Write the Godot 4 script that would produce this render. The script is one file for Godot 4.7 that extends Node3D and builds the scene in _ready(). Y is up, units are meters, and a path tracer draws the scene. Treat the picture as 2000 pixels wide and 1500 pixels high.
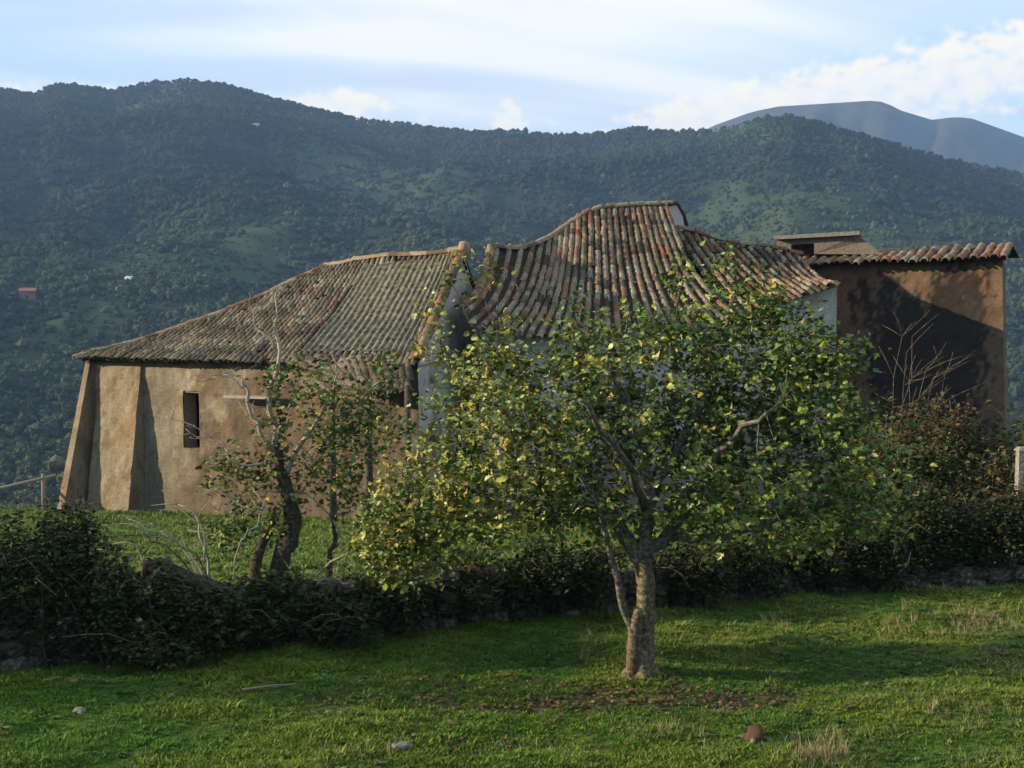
extends Node3D
# A ruined farm on a slope above a wooded valley, a fig tree in the meadow before it. Late sun from the left.
# World: x to the right, y up, the view runs along -z; "d" is the distance ahead in metres (z = -d).

const F := 2600.0
const EYE := 4.3
const PITCH := 0.07295

var rng := RandomNumberGenerator.new()
var n1 := FastNoiseLite.new()
var n2 := FastNoiseLite.new()
var n3 := FastNoiseLite.new()
var M := {}
var used := {}
var clearings_and_sun := []

# ------------------------------------------------------------------ helpers
func spot(u: float, v: float, d: float) -> Vector3:
	# the place at distance d ahead that a surveyor's bearing (u, v) from the viewpoint meets
	var a := (u - 1000.0) / F
	var b := (750.0 - v) / F
	var k := d / (cos(PITCH) + b * sin(PITCH))
	return Vector3(a * k, EYE + k * (b * cos(PITCH) - sin(PITCH)), -d)

func numbered(called: String) -> String:
	var n: int = used.get(called, 0)
	used[called] = n + 1
	return called if n == 0 else "%s_%03d" % [called, n]

func tag(o: Node, label := "", category := "", group := "", kind := "") -> void:
	if label: o.set_meta("label", label)
	if category: o.set_meta("category", category)
	if group: o.set_meta("group", group)
	if kind: o.set_meta("kind", kind)

func thing(called: String, at: Vector3, label: String, category: String, group := "") -> Node3D:
	var o := Node3D.new()
	o.name = numbered(called)
	add_child(o)
	o.position = at
	tag(o, label, category, group)
	return o

func put(called: String, mesh: Mesh, m: Material, parent: Node = self, at := Vector3.ZERO) -> MeshInstance3D:
	var o := MeshInstance3D.new()
	o.mesh = mesh
	o.material_override = m
	o.name = numbered(called) if parent == self else called
	parent.add_child(o, true)
	o.position = at
	return o

func scatter(called: String, mesh: Mesh, m: Material, where: Array, cols: Array, parent: Node = self) -> MultiMeshInstance3D:
	var mm := MultiMesh.new()
	mm.transform_format = MultiMesh.TRANSFORM_3D
	mm.use_colors = true
	mm.mesh = mesh
	mm.instance_count = where.size()
	for i in where.size():
		mm.set_instance_transform(i, where[i])
		mm.set_instance_color(i, cols[i])
	var o := MultiMeshInstance3D.new()
	o.multimesh = mm
	o.material_override = m
	o.name = numbered(called) if parent == self else called
	parent.add_child(o, true)
	o.set_meta("kind", "stuff")
	return o

func start() -> SurfaceTool:
	var st := SurfaceTool.new()
	st.begin(Mesh.PRIMITIVE_TRIANGLES)
	return st

func tri(st: SurfaceTool, a: Vector3, b: Vector3, c: Vector3) -> void:
	st.add_vertex(a); st.add_vertex(b); st.add_vertex(c)

func quad(st: SurfaceTool, a: Vector3, b: Vector3, c: Vector3, d: Vector3) -> void:
	tri(st, a, b, c); tri(st, a, c, d)

func done(st: SurfaceTool) -> ArrayMesh:
	st.generate_normals()
	return st.commit()

# a closed solid between two outlines with the same number of corners
func solid(st: SurfaceTool, front: Array, back: Array) -> void:
	st.set_smooth_group(-1)
	var n := front.size()
	for i in range(1, n - 1):
		tri(st, front[0], front[i], front[i + 1])
		tri(st, back[0], back[i + 1], back[i])
	for i in n:
		var j := (i + 1) % n
		quad(st, front[i], back[i], back[j], front[j])

func tube(st: SurfaceTool, pts: Array, rad: Array, sides := 6, rough := 0.0) -> void:
	st.set_smooth_group(1)
	var rings := []
	var side := Vector3.RIGHT
	for i in pts.size():
		var dir: Vector3 = (pts[mini(i + 1, pts.size() - 1)] - pts[maxi(i - 1, 0)]).normalized()
		if absf(dir.dot(side)) > 0.92:
			side = Vector3.FORWARD if absf(dir.dot(Vector3.FORWARD)) < 0.9 else Vector3.UP
		side = (side - dir * dir.dot(side)).normalized()
		var up := dir.cross(side)
		var ring := []
		for k in sides:
			var a := TAU * k / sides
			var p: Vector3 = pts[i]
			var r: float = rad[i]
			if rough > 0.0:
				r *= 1.0 + rough * n1.get_noise_3d(p.x * 40 + cos(a) * 30, p.y * 25, p.z * 40 + sin(a) * 30)
			ring.append(p + (side * cos(a) + up * sin(a)) * r)
		rings.append(ring)
	for i in pts.size() - 1:
		for k in sides:
			var l := (k + 1) % sides
			quad(st, rings[i][k], rings[i][l], rings[i + 1][l], rings[i + 1][k])
	for k in range(1, sides - 1):
		tri(st, rings[-1][0], rings[-1][k], rings[-1][k + 1])
		tri(st, rings[0][0], rings[0][k + 1], rings[0][k])

func bent(a: Vector3, b: Vector3, n: int, wob: float) -> Array:
	var out := []
	for i in n + 1:
		var t := float(i) / n
		var p := a.lerp(b, t)
		if i > 0 and i < n:
			p += Vector3(rng.randf_range(-1, 1), rng.randf_range(-1, 1), rng.randf_range(-1, 1)) * wob
		out.append(p)
	return out

func taper(n: int, a: float, b: float) -> Array:
	var out := []
	for i in n:
		out.append(lerpf(a, b, float(i) / (n - 1)))
	return out

func along(pts: Array, s: float) -> Vector3:
	var f := clampf(s, 0.0, 1.0) * (pts.size() - 1)
	var i := mini(int(f), pts.size() - 2)
	var a: Vector3 = pts[maxi(i - 1, 0)]
	var b: Vector3 = pts[i]
	var c: Vector3 = pts[i + 1]
	var e: Vector3 = pts[mini(i + 2, pts.size() - 1)]
	return b.cubic_interpolate(c, a, e, f - i)

func table(x: float, xs: Array) -> float:
	if x <= xs[0][0]: return xs[0][1]
	for i in range(1, xs.size()):
		if x < xs[i][0]:
			var t: float = (x - xs[i - 1][0]) / (xs[i][0] - xs[i - 1][0])
			return lerpf(xs[i - 1][1], xs[i][1], t)
	return xs[-1][1]

func grain(sd: int, freq: float, lo: Color, hi: Color, size := 512, sharp := 1.0, type := FastNoiseLite.TYPE_SIMPLEX_SMOOTH) -> ImageTexture:
	var n := FastNoiseLite.new()
	n.seed = sd
	n.noise_type = type
	n.frequency = freq
	n.fractal_octaves = 5
	n.fractal_gain = 0.6
	var im := n.get_seamless_image(size, size)
	var src := im.get_data()
	var lut := []
	for i in 256:
		var t := clampf((i / 255.0 - 0.5) * sharp + 0.5, 0, 1)
		lut.append(lo.lerp(hi, t))
	var out := PackedByteArray()
	out.resize(size * size * 3)
	for i in size * size:
		var c: Color = lut[src[i]]
		out[i * 3] = int(c.r * 255); out[i * 3 + 1] = int(c.g * 255); out[i * 3 + 2] = int(c.b * 255)
	return ImageTexture.create_from_image(Image.create_from_data(size, size, false, Image.FORMAT_RGB8, out))

func bumps(sd: int, freq: float, strength: float, size := 512) -> ImageTexture:
	var n := FastNoiseLite.new()
	n.seed = sd
	n.frequency = freq
	n.fractal_octaves = 5
	var im := n.get_seamless_image(size, size)
	im.convert(Image.FORMAT_RGBA8)
	im.bump_map_to_normal_map(strength)
	return ImageTexture.create_from_image(im)

func lin(r: float, g: float, b: float) -> Color:
	return Color(r, g, b).linear_to_srgb()

func stuff_mat(c: Color, rough := 0.9, tex: Texture2D = null, scale := 1.0, nor: Texture2D = null, vertex := false) -> StandardMaterial3D:
	var m := StandardMaterial3D.new()
	m.albedo_color = c
	m.roughness = rough
	m.metallic_specular = 0.3
	m.cull_mode = BaseMaterial3D.CULL_DISABLED
	m.vertex_color_use_as_albedo = vertex
	if tex or nor:
		m.uv1_triplanar = true
		m.uv1_world_triplanar = true
		m.uv1_scale = Vector3.ONE * scale
	if tex: m.albedo_texture = tex
	if nor:
		m.normal_enabled = true
		m.normal_texture = nor
		m.normal_scale = 0.8
	return m

func leaf_mat(c: Color, vertex: bool, rough := 0.55, through := 0.25) -> StandardMaterial3D:
	var m := stuff_mat(c, rough, null, 1.0, null, vertex)
	m.backlight_enabled = true
	m.backlight = Color(through, through * 1.05, through * 0.5)
	return m

func vary(c: Color, by: float) -> Color:
	var k := 1.0 + rng.randf_range(-by, by)
	return Color(c.r * k * (1 + rng.randf_range(-0.1, 0.1)), c.g * k, c.b * k * (1 + rng.randf_range(-0.15, 0.15)))

func any_turn() -> Basis:
	return Basis(Vector3(rng.randfn(), rng.randfn(), rng.randfn()).normalized(), rng.randf() * TAU)

# ------------------------------------------------------------------ terrain
const SKYLINE := [[-900, 150], [-600, 165], [-300, 185], [0, 176], [40, 184], [80, 190], [100, 178], [130, 171], [200, 178], [235, 183], [300, 169], [370, 160], [440, 171], [520, 193], [600, 214], [700, 237], [800, 250], [900, 260], [950, 262], [1010, 260], [1060, 266], [1150, 268], [1190, 264], [1240, 253], [1290, 261], [1380, 260], [1430, 250], [1480, 235], [1540, 232], [1600, 246], [1680, 268], [1760, 292], [1850, 315], [1930, 333], [2000, 346], [2200, 372], [2600, 380]]
const FALL := [[0, 0.0], [13, 0.0], [18.5, 0.0], [21, -0.25], [30, -1.2], [37, -1.95], [44, -3.2], [60, -7.4], [120, -23.0], [250, -43.0], [340, -47.0], [380, -47.0]]

func ridge_r(u: float) -> float:
	return table(u, [[0, 1450], [700, 1350], [1200, 1250], [1540, 1080], [2000, 1180]])

func ground_y(x: float, d: float) -> float:
	var r := sqrt(x * x + d * d)
	var q := maxf(d, r * 0.6 - 15.0)
	var h := table(q, FALL)
	if r < 60.0:
		var soft := clampf(r / 12.0, 0, 1)
		h += n1.get_noise_2d(x * 3.0, d * 3.0) * 0.10 * soft + n1.get_noise_2d(x * 9.0 + 50, d * 9.0) * 0.05
	if r > 330.0:
		var u := clampf(1000.0 + F * x / maxf(d, 1.0), -900, 2600) if d > 0 else (-900.0 if x < 0 else 2600.0)
		var far := ridge_r(u)
		var top := EYE + (560.0 - table(u, SKYLINE)) / F * far * cos(atan((u - 1000.0) / F))
		var t := (r - 330.0) / (far - 330.0)
		if t < 1.0:
			h = lerpf(h, top, pow(t, 1.15))
			var w := sin(PI * t)
			h += (n2.get_noise_2d(x, d) * 26.0 + n2.get_noise_2d(x * 3.1 + 900, d * 3.1) * 9.0) * w
		else:
			h = top - (r - far) * 0.35
	return h

func land(u: float, v: float) -> Vector3:
	# walk along the bearing until it meets the ground
	var d := 6.0
	while d < 2500.0:
		var p := spot(u, v, d)
		if p.y <= ground_y(p.x, d):
			return p
		d *= 1.01
	return spot(u, v, 1200)

func open_or_sunlit(x: float, d: float) -> float:
	var best := 0.0
	for c in clearings_and_sun:
		var dx: float = (x - c[0]) / c[2]
		var dd: float = (d - c[1]) / c[3]
		var e := dx * dx + dd * dd
		e += n1.get_noise_2d(x * 0.12, d * 0.12) * 0.9
		best = maxf(best, clampf((1.25 - e) * 2.0, 0, 1) * c[4])
	return best

# ------------------------------------------------------------------ roofs
func roof_at(top: Array, bot: Array, s: float, t: float, sag: float) -> Vector3:
	var p := along(top, s).lerp(along(bot, s), t)
	p.y -= sag * sin(PI * t)
	return p

# the same two edges, with corners at even spacing so that tile rows keep their width
func evened(a: Array, b: Array, n := 14) -> Array:
	var run := [0.0]
	var steps := 200
	for i in steps:
		var p := along(a, i / 200.0).lerp(along(b, i / 200.0), 0.6)
		var q := along(a, (i + 1) / 200.0).lerp(along(b, (i + 1) / 200.0), 0.6)
		run.append(run[-1] + p.distance_to(q))
	var ea := []
	var eb := []
	var k := 0
	for j in n + 1:
		var want: float = run[-1] * j / n
		while k < steps and run[k] < want - 1e-6: k += 1
		ea.append(along(a, k / 200.0)); eb.append(along(b, k / 200.0))
	return [ea, eb, run[-1]]

func sheet(st: SurfaceTool, f: Callable, ns: int, nt: int) -> void:
	st.set_smooth_group(1)
	var rows := []
	for i in ns + 1:
		var row := []
		for j in nt + 1:
			row.append(f.call(float(i) / ns, float(j) / nt))
		rows.append(row)
	for i in ns:
		for j in nt:
			quad(st, rows[i][j], rows[i + 1][j], rows[i + 1][j + 1], rows[i][j + 1])

func tile_mesh(w: float, l: float, sd: int) -> ArrayMesh:
	# a hand-made half-barrel clay tile, wide end downhill (+z), with its thickness showing
	rng.seed = sd
	var st := start()
	var seg := 6
	var a0 := []; var a1 := []; var b0 := []; var b1 := []
	for i in seg + 1:
		var a := PI * i / seg
		var warp := rng.randf_range(-0.005, 0.005)
		a0.append(Vector3(-cos(a) * w * 0.42, sin(a) * w * 0.36 + warp, 0))
		a1.append(Vector3(-cos(a) * w * 0.52, sin(a) * w * 0.46 + warp, l))
		b0.append(a0[i] * Vector3(0.82, 0.8, 1))
		b1.append(a1[i] * Vector3(0.82, 0.8, 1))
	for i in seg:
		st.set_smooth_group(1)
		quad(st, a0[i], a0[i + 1], a1[i + 1], a1[i])
		st.set_smooth_group(2)
		quad(st, b0[i + 1], b0[i], b1[i], b1[i + 1])
		st.set_smooth_group(-1)
		quad(st, a1[i], a1[i + 1], b1[i + 1], b1[i])
	return done(st)

func tile_tone(kinds: Array, p: Vector3) -> int:
	# lichen and weather run across neighbouring tiles
	var r := clampf(0.5 + 0.75 * n3.get_noise_3d(p.x * 9.0, p.y * 9.0, p.z * 9.0) + rng.randf_range(-0.36, 0.36), 0.0, 0.999)
	for k in kinds:
		r -= k[1]
		if r <= 0: return k[0]
	return kinds[0][0]

# lay rows of barrel tiles over a roof surface; the nearest are parts of their own, the rest one part
func lay_tiles(parent: Node3D, f: Callable, width: float, length: float, kinds: Array, mesh_w: float, most: int, from_t: Callable, skip: Callable, drop := 0.0, pitch := 1.22) -> void:
	var ll := length * 1.42
	var cover := [tile_mesh(mesh_w, ll, 11), tile_mesh(mesh_w * 0.93, ll * 0.96, 12), tile_mesh(mesh_w * 1.06, ll * 1.03, 13)]
	var rows := maxi(2, int(width / (mesh_w * pitch)))
	var all := []
	for i in rows:
		var s := (i + 0.5) / rows
		var p0: Vector3 = f.call(s, 0.0)
		var p1: Vector3 = f.call(s, 1.0)
		var n := maxi(1, int(p0.distance_to(p1) / length))
		var t0: float = from_t.call(s)
		for j in n + 1:
			var t := float(j) / n
			if t < t0 or skip.call(s, t) or rng.randf() < drop: continue
			var e := 0.01
			var p: Vector3 = f.call(s, t)
			var down: Vector3 = (f.call(s, minf(t + e, 1.02)) - f.call(s, t - e)).normalized()
			var across: Vector3 = (f.call(s + e, t) - f.call(s - e, t)).normalized()
			var up := down.cross(across).normalized()
			if up.y < 0: up = -up
			across = up.cross(down).normalized()
			var b := Basis(across, up, down)
			b = b.rotated(up, rng.randf_range(-0.10, 0.10)).rotated(across, rng.randf_range(0.10, 0.21))
			var o := p - down * length * 0.55 + up * (0.035 + rng.randf_range(0, 0.018))
			all.append([Transform3D(b, o), tile_tone(kinds, p), rng.randi() % 3, o.distance_to(Vector3(0, EYE, 0)) - (0.0 if t < 0.75 else -3.0)])
	all.sort_custom(func(a, c): return a[3] < c[3])
	var rest := [[], [], []]
	var tint := [[], [], []]
	for i in all.size():
		var a: Array = all[i]
		if i < most:
			var o := put("tile", cover[a[2]], M.tiles[a[1]], parent)
			o.transform = parent.transform.affine_inverse() * a[0] if parent.get_parent() == self else a[0]
		else:
			rest[a[2]].append(a[0]); tint[a[2]].append(vary(M.tile_cols[a[1]], 0.2))
	for k in 3:
		if rest[k].size():
			scatter("tiles", cover[k], M.tile_many, rest[k], tint[k], parent)

# ------------------------------------------------------------------ walls
# a rough plastered wall from a to b (feet) up to the heights given by top(s); holes are [s0, s1, y0, y1]
func rough_wall(st: SurfaceTool, a: Vector3, b: Vector3, top: Callable, holes: Array, paint: Callable, out: Vector3, cell := 0.1, rough := 0.05, lean := 0.0) -> void:
	st.set_smooth_group(1)
	var len := a.distance_to(b)
	var ns := int(len / cell)
	var nh := int((top.call(0.5) - a.y) / cell)
	var ss := []
	for i in ns + 1: ss.append(float(i) / ns)
	var P := []
	var C := []
	for i in ns + 1:
		var row := []
		var cr := []
		var s: float = ss[i]
		for j in nh + 1:
			var y: float = lerpf(a.y, top.call(s), float(j) / nh)
			var p := a.lerp(b, s)
			p.y = y
			p += out * (n1.get_noise_3d(p.x * 6, p.y * 6, p.z * 6) * rough + n1.get_noise_3d(p.x * 30, p.y * 30, p.z * 30) * rough * 0.35 + lean * (1.0 - float(j) / nh))
			row.append(p)
			cr.append(paint.call(s * len, p.y, p))
		P.append(row); C.append(cr)
	for i in ns:
		for j in nh:
			var cut := false
			var sm: float = (ss[i] + ss[i + 1]) * 0.5
			var ym: float = (P[i][j].y + P[i][j + 1].y) * 0.5
			for h in holes:
				if sm > h[0] and sm < h[1] and ym > h[2] and ym < h[3]: cut = true
			if cut: continue
			for k in [[0, 0], [1, 0], [1, 1], [0, 0], [1, 1], [0, 1]]:
				st.set_color(C[i + k[0]][j + k[1]])
				st.add_vertex(P[i + k[0]][j + k[1]])

func barn_paint(along_m: float, y: float, p: Vector3) -> Color:
	var a := n1.get_noise_3d(p.x * 5, p.y * 5, p.z * 5)
	var b := n1.get_noise_3d(p.x * 22 + 70, p.y * 22, p.z * 22)
	var c := n1.get_noise_3d(p.x * 45, p.y * 6, p.z * 45)
	var lost := n1.get_noise_3d(p.x * 11 + 200, p.y * 11, p.z * 11)
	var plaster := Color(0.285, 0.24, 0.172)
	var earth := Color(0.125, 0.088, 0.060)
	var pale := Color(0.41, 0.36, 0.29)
	var dark_tone := Color(0.17, 0.15, 0.115)
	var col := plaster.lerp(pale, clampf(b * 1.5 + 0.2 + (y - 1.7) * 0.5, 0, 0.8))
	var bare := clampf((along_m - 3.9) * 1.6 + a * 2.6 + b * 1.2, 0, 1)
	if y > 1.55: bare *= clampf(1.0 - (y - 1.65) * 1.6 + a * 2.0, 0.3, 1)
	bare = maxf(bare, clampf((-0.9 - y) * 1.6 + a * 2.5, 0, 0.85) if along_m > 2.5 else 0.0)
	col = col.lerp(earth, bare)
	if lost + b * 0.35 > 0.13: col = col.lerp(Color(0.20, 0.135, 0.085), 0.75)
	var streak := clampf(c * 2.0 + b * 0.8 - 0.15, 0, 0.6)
	if along_m > 2.0 and along_m < 3.0: streak = clampf(streak + 0.55 + a, 0, 0.85)  # darker, greyer band just past the broad buttress
	return col.lerp(dark_tone, streak)

func white_paint(_l: float, _y: float, p: Vector3) -> Color:
	var b := n1.get_noise_3d(p.x * 12 + 9, p.y * 8, p.z * 12)
	var c := n1.get_noise_3d(p.x * 40, p.y * 25 + 30, p.z * 40)
	var limed := Color(0.50, 0.49, 0.47).lerp(Color(0.31, 0.28, 0.24), clampf(b * 1.6 + c * 0.8, 0, 0.8))
	# the lower courses turn brown in ragged patches
	return limed.lerp(Color(0.20, 0.15, 0.11), clampf((3.6 - _y) * 0.9 + b * 3.0 + c, 0, 0.9))

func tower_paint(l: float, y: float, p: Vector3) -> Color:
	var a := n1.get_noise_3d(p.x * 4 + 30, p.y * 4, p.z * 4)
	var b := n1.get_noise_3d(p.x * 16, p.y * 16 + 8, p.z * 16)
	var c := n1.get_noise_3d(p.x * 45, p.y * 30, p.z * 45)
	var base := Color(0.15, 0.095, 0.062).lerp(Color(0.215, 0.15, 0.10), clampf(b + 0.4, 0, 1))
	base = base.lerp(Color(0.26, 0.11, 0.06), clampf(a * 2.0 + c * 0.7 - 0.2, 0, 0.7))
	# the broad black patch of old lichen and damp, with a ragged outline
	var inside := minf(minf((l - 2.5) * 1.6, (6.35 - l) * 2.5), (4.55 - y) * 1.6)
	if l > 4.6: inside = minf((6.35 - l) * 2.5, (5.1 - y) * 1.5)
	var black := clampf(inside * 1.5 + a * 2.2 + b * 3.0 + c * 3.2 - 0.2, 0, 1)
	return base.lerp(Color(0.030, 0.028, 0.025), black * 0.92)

# ------------------------------------------------------------------ plants
func fig_leaf(sd: int) -> ArrayMesh:
	# a palmate leaf, folded along the midrib, lying along +z from its stalk
	rng.seed = sd
	var st := start()
	st.set_smooth_group(-1)
	var rim := [[0.0, -0.06], [0.22, -0.10], [0.42, 0.10], [0.50, 0.34], [0.27, 0.40], [0.40, 0.72], [0.22, 0.70], [0.10, 0.86], [0.0, 1.02]]
	var up := func(x: float, z: float) -> float: return absf(x) * 0.35 - (z - 0.4) * (z - 0.4) * 0.35
	for side in [-1, 1]:
		var prev := Vector3.ZERO
		for i in rim.size():
			var q := Vector3(rim[i][0] * side * (1.0 + rng.randf_range(-0.1, 0.1)), 0, rim[i][1])
			q.y = up.call(q.x, q.z) + rng.randf_range(-0.03, 0.03)
			if i > 0:
				tri(st, Vector3(0, up.call(0.0, 0.36), 0.36), prev, q)
			prev = q
	return done(st)

func small_leaf() -> ArrayMesh:
	var st := start()
	st.set_smooth_group(-1)
	tri(st, Vector3.ZERO, Vector3(-0.3, 0.1, 0.45), Vector3(0, 0.0, 1))
	tri(st, Vector3.ZERO, Vector3(0, 0.0, 1), Vector3(0.3, 0.1, 0.45))
	return done(st)

func inside_any(p: Vector3, blobs: Array) -> float:
	var best := -9.0
	for b in blobs:
		var q: Vector3 = (p - b[0]) / b[1]
		best = maxf(best, 1.0 - q.length())
	return best

# grow twigs from the limbs to shoot tips spread through the crown; returns the tips
func grow(st: SurfaceTool, nodes: Array, blobs: Array, count: int, twig: float, min_in := 0.0) -> Array:
	var tips := []
	var tries := 0
	while tips.size() < count and tries < count * 40:
		tries += 1
		var b: Array = blobs[rng.randi() % blobs.size()]
		if rng.randf() > b[2]: continue
		var dir := Vector3(rng.randfn(), rng.randfn(), rng.randfn()).normalized()
		var p: Vector3 = b[0] + dir * pow(rng.randf(), 0.42) * b[1]
		if inside_any(p, blobs) < min_in: continue
		if n3.get_noise_3d(p.x * 14, p.y * 14, p.z * 14) < -0.22: continue
		tips.append(p)
	var root: Vector3 = nodes[0][0]
	tips.sort_custom(func(a, c): return a.distance_squared_to(root) < c.distance_squared_to(root))
	for p in tips:
		var best := 0
		var bd := 1e9
		for i in nodes.size():
			var dd: float = p.distance_squared_to(nodes[i][0]) * (1.0 + 0.06 * nodes[i][1])
			if dd < bd:
				bd = dd; best = i
		var q: Vector3 = nodes[best][0]
		var depth: int = nodes[best][1] + 1
		var mid: Vector3 = q.lerp(p, 0.5) + Vector3(rng.randfn(), rng.randfn() - 0.3, rng.randfn()) * q.distance_to(p) * 0.09
		var r0 := maxf(twig, twig * 3.2 / (0.6 + 0.55 * depth))
		tube(st, [q, mid, p], [r0, lerpf(r0, twig, 0.5), twig * 0.8], 4)
		nodes.append([mid, depth]); nodes.append([p, depth])
	return tips

func leaf_at(p: Vector3, size: float, droop: float) -> Transform3D:
	var out := Vector3(rng.randfn(), rng.randf_range(-droop, 0.7), rng.randfn()).normalized()
	var up := Vector3(rng.randfn() * 0.6, 1, rng.randfn() * 0.6).normalized()
	var x := up.cross(out).normalized()
	if x.length() < 0.5: x = Vector3.RIGHT
	up = out.cross(x).normalized()
	var b := Basis(x * size, up * size, out * size)
	return Transform3D(b, p)

func bush(called: String, label: String, group: String, foot: Vector3, blobs: Array, count: int, size: float, tones: Array, stem_mat: Material, stems := 7) -> Node3D:
	var t := thing(called, foot, label, "bush", group)
	var st := start()
	var rel := []
	for b in blobs: rel.append([b[0] - foot, b[1], b[2] if b.size() > 2 else 1.0])
	for i in stems:
		var b: Array = rel[rng.randi() % rel.size()]
		var aim: Vector3 = b[0] + Vector3(rng.randfn(), rng.randf(), rng.randfn()) * b[1] * 0.55
		var base := Vector3(b[0].x * 0.8 + rng.randfn() * b[1].x * 0.2, 0, b[0].z * 0.8 + rng.randfn() * b[1].z * 0.2)
		base.y = ground_y(base.x + foot.x, -(base.z + foot.z)) - foot.y - 0.03
		tube(st, bent(base, aim, 4, 0.05), taper(5, 0.022, 0.006), 4)
	put("stem", done(st), stem_mat, t)
	# long canes arch out of the mass
	var cn := start()
	for i in stems * 2:
		var b: Array = rel[rng.randi() % rel.size()]
		var dir := Vector3(rng.randfn(), absf(rng.randfn()) + 0.3, rng.randfn() + 0.3).normalized()
		var a: Vector3 = b[0] + dir * b[1] * 0.6
		var e: Vector3 = b[0] + dir * b[1] * 1.05 + Vector3(rng.randfn() * 0.15, rng.randf_range(-0.05, 0.22), rng.randfn() * 0.1)
		var g := e + Vector3(dir.x * 0.25 + rng.randfn() * 0.1, rng.randf_range(-0.18, 0.08), dir.z * 0.2)
		tube(cn, [a, a.lerp(e, 0.55) + Vector3(0, 0.05, 0), e, g], [0.007, 0.006, 0.005, 0.003], 4)
	put("cane", done(cn), M.bark, t)
	var tr := []
	var co := []
	var vol := 0.0
	for b in rel: vol += b[1].x * b[1].y * b[1].z * b[2]
	for b in rel:
		for i in int(count * b[1].x * b[1].y * b[1].z * b[2] / vol):
			var dir := Vector3(rng.randfn(), rng.randfn(), rng.randfn()).normalized()
			var rr := pow(rng.randf(), 0.30)
			rr *= 1.0 + 0.55 * n3.get_noise_3d(dir.x * 30 + b[0].x * 9, dir.y * 30, dir.z * 30 + b[0].z * 9)
			var p: Vector3 = b[0] + dir * rr * b[1]
			if p.y + foot.y < ground_y(p.x + foot.x, -(p.z + foot.z)): continue
			tr.append(leaf_at(p, size * (0.55 + pow(rng.randf(), 2.0) * 1.5), 0.6))
			co.append(vary(tones[rng.randi() % tones.size()], 0.35))
	scatter("foliage", M.leaf2, M.bush_leaf, tr, co, t)
	return t

# ------------------------------------------------------------------ build
func _ready() -> void:
	rng.seed = 4711
	n1.seed = 5; n1.frequency = 0.1; n1.fractal_octaves = 4
	n2.seed = 23; n2.frequency = 0.004; n2.fractal_octaves = 4
	n3.seed = 77; n3.frequency = 0.1; n3.fractal_octaves = 2
	camera_and_light()
	materials()
	terrain()
	far_wood()
	barn()
	farmhouse()
	tower()
	hamlet()
	stone_wall()
	fig_tree()
	gnarled_tree()
	bushes()
	grass()
	small_things()

func camera_and_light() -> void:
	var cam := Camera3D.new()
	cam.name = "camera"
	cam.fov = rad_to_deg(2.0 * atan(750.0 / F))
	cam.position = Vector3(0, EYE, 0)
	cam.rotation.x = -PITCH
	cam.near = 0.1
	cam.far = 20000
	add_child(cam)
	cam.current = true
	var sun := DirectionalLight3D.new()
	sun.name = "sun"
	sun.light_energy = 1.6
	sun.light_color = Color(1.0, 0.92, 0.77)
	sun.light_angular_distance = 0.6
	sun.shadow_enabled = true
	add_child(sun)
	sun.look_at_from_position(Vector3.ZERO, Vector3(1.0, -0.28, -0.08))
	var env := Environment.new()
	env.background_mode = Environment.BG_SKY
	var sky := Sky.new()
	var pano := PanoramaSkyMaterial.new()
	pano.panorama = sky_picture()
	pano.energy_multiplier = 0.67
	sky.sky_material = pano
	env.sky = sky
	env.tonemap_mode = Environment.TONE_MAPPER_LINEAR
	env.tonemap_exposure = 2.0
	env.fog_enabled = true
	env.fog_density = 0.00019
	env.fog_light_color = Color(0.56, 0.71, 0.92)
	env.sdfgi_enabled = true
	env.ssao_enabled = true
	env.ssil_enabled = true
	var we := WorldEnvironment.new()
	we.name = "surroundings"
	we.environment = env
	add_child(we)

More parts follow.
